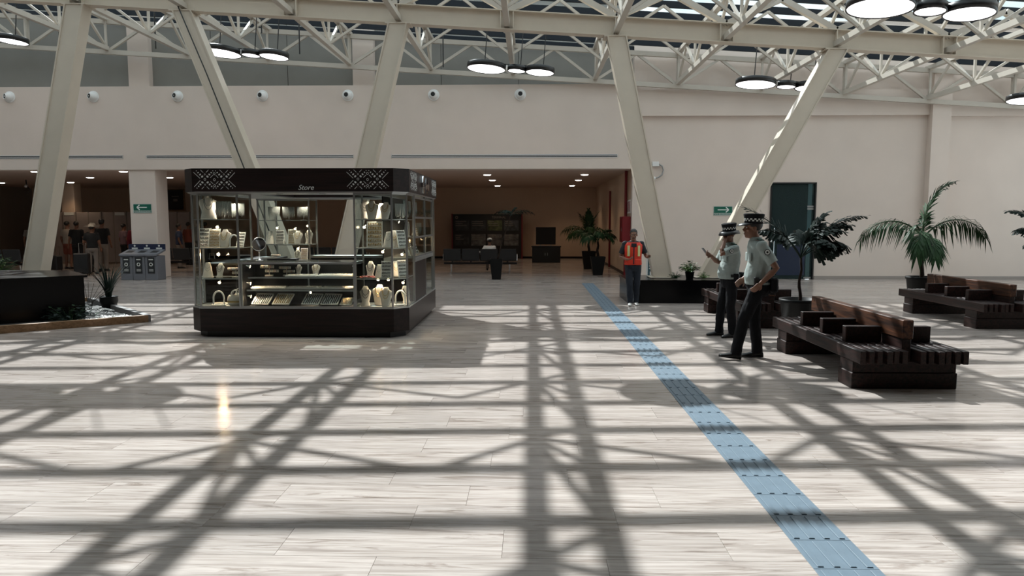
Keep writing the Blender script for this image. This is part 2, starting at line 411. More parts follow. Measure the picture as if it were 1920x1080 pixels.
for i, x in enumerate(XK):
    o = g0 if i == 0 else copy_tree(g0)
    o.location = (x, 0, zs(x)); w = near.get(i-9)
    tag(o, 'cream steel lattice roof girder ' + w if w else 'cream steel lattice roof girder with fans of braces towards the side walls', 'girder', 'lattice girders under the glass roof')
# end-wall truss
et = empty('wall_truss', (0, WY-.18, 0), 0, 'cream steel truss sloping along the end wall above the bulkhead', 'truss')
yy = 0
for nm, dz, w in (('bottom_chord', .02, .13), ('top_chord', .90, .13)):
    MB().beam((XL, yy, zs(XL)+dz), (XR, yy, zs(XR)+dz), .12, w).build(nm, M['steel'], et)
for x in XK:
    for sgn in (-1, 1):
        MB().beam((x, yy, zs(x)+.04), (x+sgn*1.21, yy, zs(x+sgn*1.21)+.88), .075, .075, (0,1,0)).build('brace', M['steel'], et)
    if XK.index(x) % 2: MB().beam((x, yy, zs(x)+.04), (x, yy, zs(x)+.88), .09, .09, (0,1,0)).build('post', M['steel'], et)
# main I-beam carried by the leaning columns
BY = 16.4
ib = empty('main_beam', (0, BY, 0), 0, 'deep cream steel beam with flanges resting on the leaning columns', 'beam')
def sl_beam(nm, dz, w, h):
    MB().beam((XL, 0, zs(XL)+dz), (XR, 0, zs(XR)+dz), w, h).build(nm, M['col_steel'], ib)
sl_beam('web', .21, .02, .40); sl_beam('bottom_flange', .01, .26, .022); sl_beam('top_flange', .41, .26, .022)
for i, x in enumerate(XK):
    for dx in ((-.14, .14) if i % 2 else (-.02,)):
        MB().box(x+dx-.009, x+dx+.009, -.125, .125, zs(x)+.02, zs(x)+.40).build('stiffener', M['col_steel'], ib)
    for sgn in (-1, 1):
        MB().beam((x, 0, zs(x)+.42), (x+sgn*1.21, 0, zs(x+sgn*1.21)+1.02), .12, .12, (0,1,0)).build('diagonal', M['steel'], ib)
# leaning columns in pairs
def column(xb, zb0, xt, label):
    zb0 += .004; top = Vector((xt, BY, zs(xt)+.0)); base = Vector((xb, 16.05, zb0))
    o = empty('leaning_column', (xb, 16.05, zb0), 0, label, 'column', 'leaning columns carrying the main beam')
    d = top - base; L = d.normalized(); mb = MB(); w, h = .40, .36
    # box shaft cut level at both ends
    vs = []
    for c in (Vector((0,0,0)), d):
        for a, b in ((-1,-1),(1,-1),(1,1),(-1,1)): vs.append(c + Vector((a*w/2, b*h/2, 0)))
    mb.add(vs, [(3,2,1,0),(4,5,6,7),(0,1,5,4),(1,2,6,5),(2,3,7,6),(3,0,4,7)]).build('shaft', M['col_steel'], o)
    MB().cbox(-.30, .30, -.27, .27, 0, .018, .004).build('base_plate', M['col_steel'], o)
    MB().cbox(d.x-.28, d.x+.28, d.y-.2, d.y+.2, d.z-.03, d.z+.0, .004).build('cap_plate', M['col_steel'], o)
    for s in (-1, 1):   # lips along the front edges
        f0 = Vector((s*w/2, -h/2, 0)); e = [f0 + d*.006, f0 + d*.996]
        MB().beam(e[0], e[1], .03, .04, (0,1,0)).build('edge_lip', M['col_steel'], o)
    return o
column(-11.34, .55, -10.23, 'cream steel column leaning right behind the black box by the shrubs')
column(-5.40, .50, -7.81, 'cream steel column leaning left with a black cable, behind the jewellery kiosk')
column(-4.30, .50, -2.97, 'cream steel column leaning right behind the jewellery kiosk')
column(2.93, .50, 1.87, 'cream steel column leaning left on the black planter behind the vest man')
column(3.93, .50, 6.71, 'cream steel column leaning right on the black planter behind the officers')
cb = MB().tube([(-7.88, 16.17, 6.9), (-7.85, 16.17, 6.5), (-7.2, 16.03, 5.0), (-5.62, 15.82, .95), (-5.55, 15.80, .56)], .014, 6).build('cable', M['black'])
tag(cb, 'thin black cable running down the column behind the kiosk', 'cable')
# black stone plinths
def plinth(name, poly, h, label, z0=0):
    o = empty(name, (0,0,0), 0, label, 'planter'); cx = sum(p[0] for p in poly)/len(poly); cy = sum(p[1] for p in poly)/len(poly)
    o.location = (cx, cy, 0); q = [(x-cx, y-cy) for x, y in poly]
    k = [(x*.985, y*.985) for x, y in q]
    MB().prism(k, z0, h-.04).build('body', M['black_stone'], o)
    MB().prism(q, h-.04, h).build('top_slab', M['black_stone'], o)
    return o
plinth('black_planter', [(2.05,15.28),(4.85,15.28),(4.85,16.75),(2.05,16.75)], .50, 'low black granite planter under the two columns behind the vest man')
plinth('black_planter', [(-6.3,15.3),(-3.5,15.3),(-3.5,16.7),(-6.3,16.7)], .50, 'low black granite planter under the columns behind the kiosk')
plinth('black_planter', [(-12.4,15.45),(-10.6,15.45),(-10.6,16.6),(-12.4,16.6)], .55, 'black granite planter under the column by the shrubs')
bx = plinth('black_box', [(-7.87,12.44),(-8.95,13.62),(-15.2,13.62),(-15.2,5.6)], .80, 'big black granite box with slanting sides inside the wooden kerb', .041)
# ================================================================= jewellery kiosk
KX0, KX1, KY0, KY1, KC = -5.20, -1.86, 10.59, 14.0, .20
ko = Vector((-3.53, 12.3, 0))
kiosk = empty('jewellery_kiosk', ko, 0, 'jewellery kiosk of dark wood and glass with white motifs on its fascia', 'kiosk')
def kb(mb, name, m, parent=None, smooth=False):
    """mesh given in hall coordinates, stored relative to the kiosk"""
    mb.xf(Matrix.Translation(-ko)); return mb.build(name, m, kiosk if parent is None else parent, smooth)
M['strip_alu'] = mat('brushed_trim', (.42,.43,.43), .35, metal=.8)
M['motif'] = mat('motif_white', (.62,.64,.63), .5)
M['kiosk_black'] = mat('kiosk_black_lining', (.006,.006,.007), .5)
M['cream'] = mat('cream_velvet', (.66,.60,.53), .8, var=.06, scale=20)
M['grey_bead'] = mat('grey_bead', (.34,.36,.345), .45, var=.3, scale=60)
M['gold'] = mat('gold_chain', (.42,.28,.10), .35, metal=.8)
M['dark_bead'] = mat('dark_bead', (.03,.02,.018), .4)
M['red_bead'] = mat('coral_bead', (.32,.05,.035), .45)
M['card'] = mat('white_card', (.70,.68,.64), .7)
M['bulb'] = mat('warm_bulb', (1,.9,.8), .4, emit=(1,.74,.48), estr=5)
M['soffit_disc'] = mat('soffit_light', (1,1,1), .4, emit=(1,.90,.80), estr=5)
def ring_front(y0, y1, d):   # chamfered front piece of the ring, depth d
    return [(KX0, y0+KC), (KX0+KC, y0), (KX1-KC, y0), (KX1, y0+KC), (KX1, y0+d), (KX0, y0+d)]
def ring(names, z0, z1, d, m, ins=0.):
    a, b, c0, c1 = KX0+ins, KX1-ins, KY0+ins, KY1-ins
    fr = [(a, c0+KC), (a+KC, c0), (b-KC, c0), (b, c0+KC), (b, c0+d), (a, c0+d)]
    bk = [(a, c1-d), (b, c1-d), (b, c1-KC), (b-KC, c1), (a+KC, c1), (a, c1-KC)]
    out = [kb(MB().prism(fr, z0, z1), names, m), kb(MB().prism(bk, z0, z1), names, m)]
    out += [kb(MB().box(a, a+d, c0+d, c1-d, z0, z1), names, m), kb(MB().box(b-d, b, c0+d, c1-d, z0, z1), names, m)]
    return out
ring('toe_kick', 0, .09, .5, M['kiosk_black'], .07)
ring('base_panel', .09, .44, .60, M['kiosk_wood'])
ring('base_trim', .44, .455, .61, M['strip_alu'], -.006)
fas = ring('fascia', 2.19, 2.53, .85, M['kiosk_wood'], -.03)
ring('fascia_trim', 2.172, 2.19, .84, M['strip_alu'], -.01)
# white openwork motif on the fascia
def motif_mesh():
    mb = MB(); u = .0011
    P = lambda x, y: ((x-357)*u, -(y-196)*u)
    def bar(a, b, w=5.5):
        (x0, z0), (x1, z1) = P(*a), P(*b); dx, dz = x1-x0, z1-z0; L = math.hypot(dx, dz); nx, nz = -dz/L*w*u/2, dx/L*w*u/2
        mb.plate([(x0-nx,z0-nz),(x1-nx,z1-nz),(x1+nx,z1+nz),(x0+nx,z0+nz)], -.004, 0)
    def dot(c, r, ang):
        x, z = P(*c); k = 10
        q = []
        for i in range(k):
            t = 2*math.pi*i/k; a, b = r*u*1.25*math.cos(t), r*u*.95*math.sin(t); ca, sa = math.cos(ang), math.sin(ang)
            q.append((x+a*ca-b*sa, z+a*sa+b*ca))
        mb.plate(q, -.004, 0)
    def loop(c, r):
        x, z = P(*c); k = 10
        for i in range(k):
            t0, t1 = 2*math.pi*i/k, 2*math.pi*(i+1)/k
            f = lambda r_, t: (x+r_*u*math.cos(t)*.85, z+r_*u*math.sin(t))
            mb.plate([f(r*.72,t0), f(r,t0), f(r,t1), f(r*.72,t1)], -.004, 0)
    for cx in (228, 488):
        for sx in (-1, 1):
            for sy in (-1, 1):
                for d, r in ((36,13),(63,11),(89,8.5),(112,5.5)): dot((cx+sx*d, 194+sy*(d+3)), r, R(-45)*sx*sy*-1)
        loop((cx,192), 18); loop((cx,126), 12); loop((cx,264), 12)
    for c in ((357,198),(357,118),(357,277)): loop(c, 18)
    for a, b in (((75,97),(163,180)),((80,292),(163,208)),((637,103),(555,185)),((640,292),(553,210)),
                 ((172,68),(208,102)),((280,68),(247,100)),((433,68),(470,104)),((545,70),(510,104)),
                 ((303,170),(338,138)),((378,138),(410,172)),((303,220),(338,252)),((378,252),(410,220)),
                 ((180,322),(213,290)),((250,290),(283,324)),((437,325),(472,292)),((512,290),(548,325))): bar(a, b)
    return mb.mesh('motif', M['motif'])
mm_ = motif_mesh()
for x in (-4.69, -2.41): link('motif', mm_, kiosk, Vector((x, KY0-.03, 2.365)) - ko)
for y in (11.15, 13.45): link('motif', mm_, kiosk, Vector((KX1+.034, y, 2.365)) - ko, (0,0,R(90)))
def text(name, s, size, m, parent, loc, rot, depth=.004, shear=0., spacing=1., align='CENTER'):
    cu = bpy.data.curves.new(name, 'FONT'); cu.body = s; cu.size = size; cu.extrude = depth; cu.shear = shear; cu.space_character = spacing
    cu.align_x = align; cu.align_y = 'CENTER'; cu.resolution_u = 3
    t = bpy.data.objects.new(name, cu); COL.objects.link(t); dg = bpy.context.evaluated_depsgraph_get()
    me = bpy.data.meshes.new_from_object(t.evaluated_get(dg)); bpy.data.objects.remove(t)
    me.materials.clear(); me.materials.append(m)
    return link(name, me, parent, loc, rot)
text('lettering', 'Store', .105, M['motif'], kiosk, Vector((-3.33, KY0-.034, 2.245)) - ko, (R(90),0,0), shear=.35)
# raised silver emblem and letters on the side fascia
em = MB()
for i in range(12):
    t0, t1 = 2*math.pi*i/12+.3, 2*math.pi*(i+1)/12+.3
    if i in (11,): continue
    f = lambda r, t: (r*.85*math.cos(t), r*math.sin(t))
    em.plate([f(.075,t0), f(.15,t0), f(.15,t1), f(.075,t1)], -.03, 0)
em.plate([(.18,-.08),(.34,-.08),(.34,.02),(.28,.02),(.28,.12),(.23,.12),(.23,.02),(.18,.02)], -.03, 0)
em.plate([(.37,-.08),(.60,-.08),(.60,.03),(.54,.03),(.54,.11),(.47,.11),(.47,.03),(.37,.03)], -.03, 0)
em.plate([(.22,-.14),(.40,-.14),(.40,-.11),(.22,-.11)], -.03, 0)
em.build('emblem', M['chrome'], kiosk, loc=Vector((KX1+.033, 12.05, 2.36)) - ko, rot=(0,0,R(90)))
# posts, panes, shelves
def post(x, y, z0=.455, z1=2.172, w=.026): return kb(MB().box(x-w/2, x+w/2, y-w/2, y+w/2, z0, z1), 'post', M['alu'])
def pane(p, q, z0, z1, t=.007, m='glass'):
    return kb(MB().beam((p[0],p[1],(z0+z1)/2), (q[0],q[1],(z0+z1)/2), t, z1-z0), 'glass_pane', M[m])
def shelf(poly, z): 
    o = kb(MB().prism(poly, z-.008, z), 'glass_shelf', M['glass'])
    mb = MB()
    for i in range(len(poly)):
        p, q = poly[i], poly[(i+1) % len(poly)]
        mb.beam((p[0],p[1],z-.004), (q[0],q[1],z-.004), .008, .012)
    mb.xf(Matrix.Translation(-ko)); mb.build('shelf_edge', M['strip_alu'], o)
    return o
SH = (.89, 1.35, 1.78)
def tower(poly, zs_=SH, z0=.455, z1=2.172):
    for i, p in enumerate(poly):
        post(p[0], p[1], z0, z1); q = poly[(i+1) % len(poly)]
        pane(p, q, z0+.01, z1-.01)
        kb(MB().beam((p[0],p[1],z1-.012), (q[0],q[1],z1-.012), .024, .024), 'rail', M['alu'])
        kb(MB().beam((p[0],p[1],z0+.008), (q[0],q[1],z0+.008), .02, .016), 'rail', M['alu'])
    cx = sum(p[0] for p in poly)/len(poly); cy = sum(p[1] for p in poly)/len(poly)
    inn = [(cx+(x-cx)*.96, cy+(y-cy)*.96) for x, y in poly]
    for z in zs_: shelf(inn, z)
tower([(-5.16,10.80), (-4.985,10.615), (-4.39,10.615), (-4.39,11.12), (-5.16,11.12)])
tower([(-2.63,10.615), (-2.075,10.615), (-1.885,10.80), (-1.885,11.42), (-2.63,11.12)])
tower([(-5.17,13.45), (-4.20,13.45), (-4.20,13.95), (-5.0,13.96), (-5.17,13.80)], (.97,1.31,1.77))
tower([(-2.50,13.62), (-1.885,13.62), (-1.885,13.80), (-2.07,13.975), (-2.50,13.975)], (.97,1.45,1.85))
# front counter
cx0, cx1, cy0, cy1, cz = -4.375, -2.645, 10.615, 11.15, 1.15
for x in (cx0+.012, cx1-.012): post(x, cy0+.012, .455, cz)
pane((cx0, cy0), (cx1, cy0), .47, cz-.03)
kb(MB().box(cx0, cx1, cy0-.005, cy1, cz-.012, cz), 'counter_glass', M['glass'])
for a, b in (((cx0,cy0),(cx1,cy0)), ((cx0,cy1),(cx1,cy1)), ((cx0,cy0),(cx0,cy1)), ((cx1,cy0),(cx1,cy1))):
    kb(MB().beam((a[0],a[1],cz-.025), (b[0],b[1],cz-.025), .03, .03), 'rail', M['alu'])
kb(MB().beam((cx0,cy0,.465), (cx1,cy0,.465), .03, .02), 'rail', M['alu'])
kb(MB().box(cx0+.01, cx1-.01, cy1-.02, cy1, .45, cz-.05), 'back_panel', M['kiosk_black'])
kb(MB().box(cx0, cx0+.02, cy0+.05, cy1, .45, cz-.05), 'end_panel', M['kiosk_black'])
kb(MB().box(cx1-.02, cx1, cy0+.05, cy1, .45, cz-.05), 'end_panel', M['kiosk_black'])
kb(MB().box(cx0, cx1, cy0+.02, cy1, .447, .459), 'counter_floor', M['kiosk_black'])
for z, y1 in ((.905, .40), (.715, .46)):
    kb(MB().box(cx0+.06, cx1-.03, cy1-y1, cy1-.02, z-.01, z), 'glass_shelf', M['glass'])
    kb(MB().box(cx0+.06, cx1-.03, cy1-y1-.008, cy1-y1, z-.022, z+.002), 'shelf_edge', M['alu'])
for z0, z1 in ((.46,.69),(.72,.88),(.92,1.10)): kb(MB().box(-3.475,-3.455, 11.0, 11.02, z0, z1), 'shelf_post', M['alu'])
# side and back counters
kb(MB().box(-5.19, -4.66, 11.14, 13.43, .45, 1.06), 'side_counter', M['kiosk_wood'])
kb(MB().box(-5.20, -4.62, 11.13, 13.44, 1.06, 1.09), 'side_counter_top', M['kiosk_black'])
kb(MB().box(-4.18, -2.52, 13.50, 13.97, .45, 1.06), 'back_counter', M['kiosk_black'])
kb(MB().box(-4.18, -2.52, 13.46, 13.98, 1.06, 1.10), 'back_counter_top', M['strip_alu'])
# right side: wood panel, framed window, lower showcase
sx = KX1-.015
kb(MB().box(sx-.5, sx, 11.47, 12.66, .455, 1.10), 'side_panel', M['kiosk_wood'])
kb(MB().box(sx-.5, sx+.012, 11.45, 13.55, 1.10, 1.16), 'window_sill', M['strip_alu'])
for y in (11.47, 11.52, 12.62, 13.55): post(sx-.012, y, 1.16 if y > 11.5 else .455, 2.172, .03)
for z in (1.16, 1.475, 1.795, 2.12): kb(MB().box(sx-.03, sx, 11.47, 13.55, z, z+.03), 'rail', M['alu'])
pane((sx-.012, 11.5), (sx-.012, 13.55), 1.18, 2.13)
kb(MB().box(sx-.52, sx-.50, 11.47, 13.55, 1.16, 2.15), 'back_panel', M['kiosk_black'])
for z in (1.475, 1.795): kb(MB().box(sx-.48, sx-.04, 11.5, 13.53, z, z+.008), 'glass_shelf', M['glass'])
for y in (12.68, 13.53): post(sx-.012, y, .455, 1.10, .022)
pane((sx-.012, 12.68), (sx-.012, 13.53), .46, 1.09)
kb(MB().box(sx-.50, sx-.48, 12.66, 13.55, .455, 1.10), 'back_panel', M['kiosk_black'])
for z in (.67, .89): kb(MB().box(sx-.46, sx-.02, 12.68, 13.53, z-.008, z), 'glass_shelf', M['glass'])
# downlights in the soffit
def soffit(x, y, e=24):
    o = kb(MB().lathe([(.05,0),(.055,-.008),(.045,-.012)], 16, (x,y,2.172)), 'downlight_rim', M['alu'])
    mb = MB().lathe([(.044,0),(.044,-.003),(.0,-.014)][:2], 16, (x,y,2.164)); mb.xf(Matrix.Translation(-ko)); mb.build('lens', M['soffit_disc'], o)
    point((x, y, 2.12), e, .05, (1,.86,.70), True)
def point(p, e, r=.02, c=(1,.80,.58), spot=False, d=(0,0,-1)):
    l = bpy.data.lights.new('kiosk_light', 'SPOT' if spot else 'POINT'); l.energy = e; l.color = c; l.shadow_soft_size = r
    if spot: l.spot_size = R(110); l.spot_blend = .8
    o = bpy.data.objects.new('kiosk_light', l); COL.objects.link(o); o.parent = kiosk; o.location = Vector(p) - ko
    if spot: o.rotation_euler = Vector(d).to_track_quat('-Z','Y').to_euler()
for x, y in ((-4.80,10.95),(-4.56,10.9),(-3.86,10.95),(-3.2,10.95),(-2.38,10.95),(-2.1,11.1),(-4.3,13.6),(-3.5,13.6),(-4.8,13.6)): soffit(x, y)
def spot_lamp(p, d, e=3.0, rad=.045):
    p, d = Vector(p), Vector(d).normalized()
    o = kb(MB().lathe([(.008,-.075),(.010,-.03),(.014,-.02),(.026,.0),(.026,.004),(.022,.004)], 12, p, d), 'spot_lamp', M['white'], None, True)
    mb = MB().lathe([(.0215,.002),(.0215,.005)], 12, p, d); mb.xf(Matrix.Translation(-ko)); mb.build('bulb', M['bulb'], o)
    if rad < .03: point(p + d*.035, e*1.6, rad, (1,.62,.34))
    else: point(p + d*.035 + Vector((0,0,.02)), e*4.0, .03, (1,.74,.50), True, (d.x*.3, d.y*.3, -1))
for z in (.80, 1.24, 1.66): spot_lamp((-4.86, 10.98, z), (.25,-1,-.35), 3.0, .022 if z == 1.24 else .05)
for z in (.60, .80): spot_lamp((-4.30, 10.80, z), (1,.1,-.25), 1.6)
spot_lamp((-4.30, 10.80, 1.06), (1,.1,-.3), 2.0)
for z in (.60, .79): spot_lamp((-2.72, 10.86, z), (-1,0,-.3), 1.6)
spot_lamp((-2.72, 10.86, 1.05), (-1,0,-.4), 2.0)
spot_lamp((-3.46, 11.06, .64), (0,-1,-.2), 1.2)
for x, z in ((-2.58,1.66),(-2.30,1.28),(-2.38,.85),(-2.22,.85),(-2.0,1.24),(-1.99,.80)): spot_lamp((x, 11.02, z), (-.1,-1,-.45), 2.2)
for y, z in ((12.9,1.72),(13.0,1.40),(12.0,1.74),(13.1,1.04)): spot_lamp((sx-.35, y, z), (1,-.2,-.4), 1.6, .022 if z == 1.40 else .05)
for x, z in ((-4.95,1.62),(-4.6,1.60),(-4.35,1.66),(-4.55,1.22)): spot_lamp((x, 13.85, z), (0,-1,-.4), 2.0)

# ---------------------------------------------------------------- goods on the shelves
def bust_proto(kind):
    o = empty('necklace_bust'); h = .26
    mb = MB(); prof = {'wide':[(0,.050,.040),(.02,.055,.040),(.10,.072,.036),(.17,.095,.032),(.205,.088,.030),(.225,.045,.026),(.26,.030,.024)],
                       'slim':[(0,.060,.045),(.015,.060,.045),(.06,.048,.034),(.14,.066,.030),(.19,.076,.028),(.215,.050,.025),(.26,.026,.022)],
                       'cone':[(0,.085,.05),(.01,.085,.05),(.08,.070,.036),(.16,.055,.028),(.21,.040,.022),(.235,.036,.02),(.24,.03,.018)]}[kind]
    n = 18; vs = []
    for z, a, b in prof:
        for j in range(n):
            t = 2*math.pi*j/n; vs.append((a*math.cos(t), b*math.sin(t) - (z-.13)*-.25, z))
    fs = [(i*n+j, i*n+(j+1)%n, (i+1)*n+(j+1)%n, (i+1)*n+j) for i in range(len(prof)-1) for j in range(n)]
    fs += [tuple(range(n))[::-1], tuple((len(prof)-1)*n+j for j in range(n))]
    ks = [mb.add(vs, fs).build('bust_form', M['cream'], o, True)]
    mat_ = {'wide':'gold','slim':'dark_bead','cone':'grey_bead'}[kind]
    for w, dz in ((.040,.075),(.048,.115)):
        pts = []
        for i in range(13):
            t = math.pi*i/12; z = .222 - dz*math.sin(t); a = w*math.cos(t)
            pts.append((a, -.036 - .012*math.sin(t) + (z-.13)*.25, z))
        ks.append(MB().tube(pts, .0035, 5).build('necklace', M[mat_], o))
    KIDS[o] = ks; return o
def board_proto(rows, m):
    o = empty('earring_board'); ks = []
    ks.append(MB().cbox(-.085,.085,-.004,.004,0,.30,.002).build('board', M['card'], o))
    for r in range(rows):
        z = .035 + r*.235/(rows-1); mb = MB()
        mb.box(-.078,.078,-.010,-.004,z-.018,z-.015)
        for i in range(8):
            x = -.066 + i*.0189; w = random.uniform(.005,.0075)
            mb.ell((x,-.010,z+random.uniform(-.003,.006)), w, .004, random.uniform(.010,.015), None, 6, 4)
        ks.append(mb.build('earring_row', M[m], o))
    for x in (-.085, .085): ks.append(MB().box(x-.004,x+.004,-.008,.006,0,.305).build('frame_side', M['white'], o))
    ks.append(MB().beam((0,.10,.030),(0,.004,.22),.02,.004,(1,0,0)).build('easel_leg', M['white'], o))
    KIDS[o] = ks; return o
def strand_proto(n):
    o = empty('necklace_rack'); ks = []
    ks.append(MB().tube([(-.15,0,.33),(.15,0,.33)], .006, 6).tube([(0,.02,0),(0,.02,.33)], .006, 6).box(-.06,.06,-.01,.06,0,.006).build('stand', M['chrome'], o))
    for i in range(n):
        x = -.14 + .28*i/(n-1); z0 = .03 + random.uniform(0,.05)
        ks.append(MB().tube([(x-.006,-.008,.335),(x-.004,-.012,.2),(x,-.012,z0),(x+.005,-.010,.2),(x+.006,-.006,.335)], .008, 5).build('bead_strand', M['grey_bead'], o))
    KIDS[o] = ks; return o
def roll_proto():
    o = empty('bracelet_stand'); ks = []
    for z, x in ((.15,-.03),(.08,.05)):
        c = MB().tube([(x-.11,0,z),(x+.11,0,z)], .026, 12).build('roll', M['cream'], o, True); ks.append(c)
        KIDS[c] = []
        for i in range(7):
            xx = x-.09+.03*i
            KIDS[c].append(MB().lathe([(.0275,-.004),(.030,0),(.0275,.004)], 12, (xx,0,z), (1,0,0)).build('bracelet', M[('gold','red_bead','dark_bead','grey_bead')[i%4]], c))
    ks.append(MB().tube([(0,.01,0),(0,.01,.15)], .008, 6).cbox(-.06,.06,-.04,.04,0,.01,.002).build('stand', M['cream'], o))
    KIDS[o] = ks; return o
def tray_proto(w, m):
    o = empty('necklace_tray'); ks = []
    ks.append(MB().cbox(-w/2,w/2,0,.27,0,.012,.003).build('tray', M['card'], o))
    ks.append(MB().box(-w/2,w/2,0,.008,.012,.022).box(-w/2,w/2,.262,.27,.012,.022).box(-w/2,-w/2+.008,0,.27,.012,.022).box(w/2-.008,w/2,0,.27,.012,.022).build('rim', M['cream'], o))
    for i in range(8):
        x = -w/2+.03 + (w-.06)*i/7; s = random.uniform(-.01,.01)
        ks.append(MB().tube([(x,.03,.017),(x+s,.10,.017),(x-s,.17,.017),(x+s,.245,.017)], .0075, 5).build('chain', M[m], o))
    KIDS[o] = ks; return o
def ring_tray_proto(L):
    o = empty('ring_tray'); ks = []
    ks.append(MB().cbox(-L/2,L/2,-.10,.10,0,.018,.003).build('tray', M['card'], o))
    for r in range(3):
        mb = MB(); y = -.07+.07*r
        mb.tube([(-L/2+.01,y,.022),(L/2-.01,y,.022)], .012, 8)
        ks.append(mb.build('pad', M['cream'], o))
        rg = MB()
        for i in range(int(L/.028)):
            x = -L/2+.02+i*.028
            rg.lathe([(.012,-.002),(.0145,0),(.012,.002)], 8, (x,y,.026), (1,0,.1)); rg.ell((x,y,.042), .004,.004,.004, None, 6, 4)
        ks.append(tag(rg.build('ring_row', M['gold' if r%2 else 'chrome'], o), kind='stuff'))
    KIDS[o] = ks; return o
def arch_proto():
    o = empty('necklace_arch')
    pts = [(-.07,0,.01)] + [(-.07*math.cos(math.pi*i/12), 0, .10+.10*math.sin(math.pi*i/12)) for i in range(13)] + [(.07,0,.01)]
    ks = [MB().tube(pts, .012, 8).build('arch', M['white'], o, True), MB().cbox(-.095,.095,-.03,.03,0,.012,.003).build('foot', M['white'], o)]
    KIDS[o] = ks; return o
def bag_proto():
    o = empty('basket_bag'); ks = []
    mb = MB(); prof = [(.0,.0),(.085,.0),(.115,.03),(.125,.08),(.112,.14),(.09,.165),(.086,.165),(.10,.13)]
    ks.append(mb.lathe(prof[1:], 20).xf(Matrix.Diagonal((1,.62,1,1))).build('bag_body', M['cream'], o, True))
    for y in (-.045,.045):
        ks.append(MB().tube([(-.05,y,.155)]+[(-.05*math.cos(math.pi*i/8),y,.17+.07*math.sin(math.pi*i/8)) for i in range(9)]+[(.05,y,.155)], .007, 6).build('handle', M['white'], o, True))
    ks.append(MB().lathe([(.118,.05),(.127,.06),(.126,.075),(.12,.08)], 20).xf(Matrix.Diagonal((1,.63,1,1))).build('band', M['gold'], o))
    KIDS[o] = ks; return o
PR = dict(wide=bust_proto('wide'), slim=bust_proto('slim'), cone=bust_proto('cone'), bd=board_proto(5,'dark_bead'), bg=board_proto(6,'gold'),
          st=strand_proto(12), roll=roll_proto(), tw=tray_proto(.30,'dark_bead'), tg=tray_proto(.30,'gold'), rt=ring_tray_proto(.56), arch=arch_proto(), bag=bag_proto())
DESC = dict(wide=('cream necklace bust with gold chains','bust'), slim=('slim necklace bust with dark beads','bust'), cone=('tapered necklace bust with grey beads','bust'),
  bd=('white card of dark earrings','earring card'), bg=('white card of gold earrings','earring card'), st=('rack of hanging grey bead strands','necklace rack'),
  roll=('bracelet stand with two cream rolls','bracelet stand'), tw=('sloping white tray of dark bead chains','tray'), tg=('sloping white tray of gold chains','tray'),
  rt=('white padded ring tray','ring tray'), arch=('white arched necklace stand','necklace stand'), bag=('round cream basket bag with handles','bag'))
used = set(); pending = []
def put(k, x, y, z, where, s=1.0, rz=0., tilt=0.):
    src = PR[k]
    if k in used: o = copy_tree(src)
    else: o = src; used.add(k)
    o.location = (x, y, z + .003); o.scale = (s, s, s); o.rotation_euler = (R(tilt), 0, R(rz))
    d, c = DESC[k]; tag(o, d + ' ' + where, c, DESC[k][0] + 's in the kiosk'); return o
LT, RT, BT, FC, SW = 'left front tower', 'right front tower', 'rear tower', 'front counter', 'side window'
# left front tower
put('cone', -4.93, 10.86, 1.78, 'on the left front tower\'s top shelf', 1.35, 20)
put('wide', -4.99, 10.98, 1.78, 'on the left front tower\'s top shelf', 1.4, 30)
put('st', -4.685, 10.84, 1.78, 'on the left front tower\'s top shelf, beside the busts', .80)
put('st', -4.53, 10.98, 1.78, 'on the left front tower\'s top shelf, by the counter', .72)
put('bd', -4.99, 10.85, 1.35, 'on the left front tower\'s second shelf, by its corner', 1.0, 25, -14)
put('bg', -4.86, 10.84, 1.35, 'on the left front tower\'s second shelf', .95, 5, -14)
put('wide', -4.68, 10.82, 1.35, 'on the left front tower\'s second shelf', 1.05)
put('arch', -4.52, 10.78, 1.35, 'on the left front tower\'s second shelf', .95)
put('bd', -4.495, 10.92, 1.35, 'on the left front tower\'s second shelf, by the counter', .8, -20, -16)
put('cone', -4.95, 10.80, .89, 'on the left front tower\'s third shelf', .95, 15)
put('slim', -4.76, 10.80, .89, 'on the left front tower\'s third shelf', .85)
put('roll', -4.55, 10.87, .89, 'on the left front tower\'s third shelf', .85)
put('arch', -4.80, 10.80, .459, 'at the left front tower\'s bottom', 1.1, 10)
put('bag', -4.54, 10.80, .459, 'at the left front tower\'s bottom, beside the arch', 1.0, 8)
put('bag', -4.53, 10.99, .459, 'at the left front tower\'s bottom, behind', 1.05, -20)
put('rt', -4.80, 11.02, .459, 'at the left front tower\'s bottom', .55)
# front counter
put('roll', -4.08, 11.0, .906, 'on the front counter\'s upper shelf', .92)
put('roll', -3.82, 11.04, .906, 'on the front counter\'s upper shelf, beside the slim bust', .80)
put('slim', -3.63, 11.05, .906, 'on the front counter\'s upper shelf', .66)
put('wide', -3.36, 11.05, .906, 'on the front counter\'s upper shelf', .72)
put('rt', -3.52, 10.86, .906, 'on the front counter\'s upper shelf, before the busts', .85)
put('rt', -2.97, 10.88, .906, 'on the front counter\'s upper shelf, by the right tower', 1.0)
for i, w in enumerate(('by the left tower', 'in the middle', 'by the right tower')):
    put('rt', -4.04 + .545*i, 10.90, .716, 'on the front counter\'s lower shelf, ' + w, .93)
for i, (k, x) in enumerate((('tw',-4.13),('tg',-3.81),('tw',-3.36),('tw',-3.07),('tg',-2.815))):
    put(k, x, 10.70, .475, ('next to the left tower', 'second from the left tower', 'before the shelf post', 'second from the right tower', 'next to the right tower')[i] + ' in the front counter', .92 if i < 4 else .62, -8, 36)
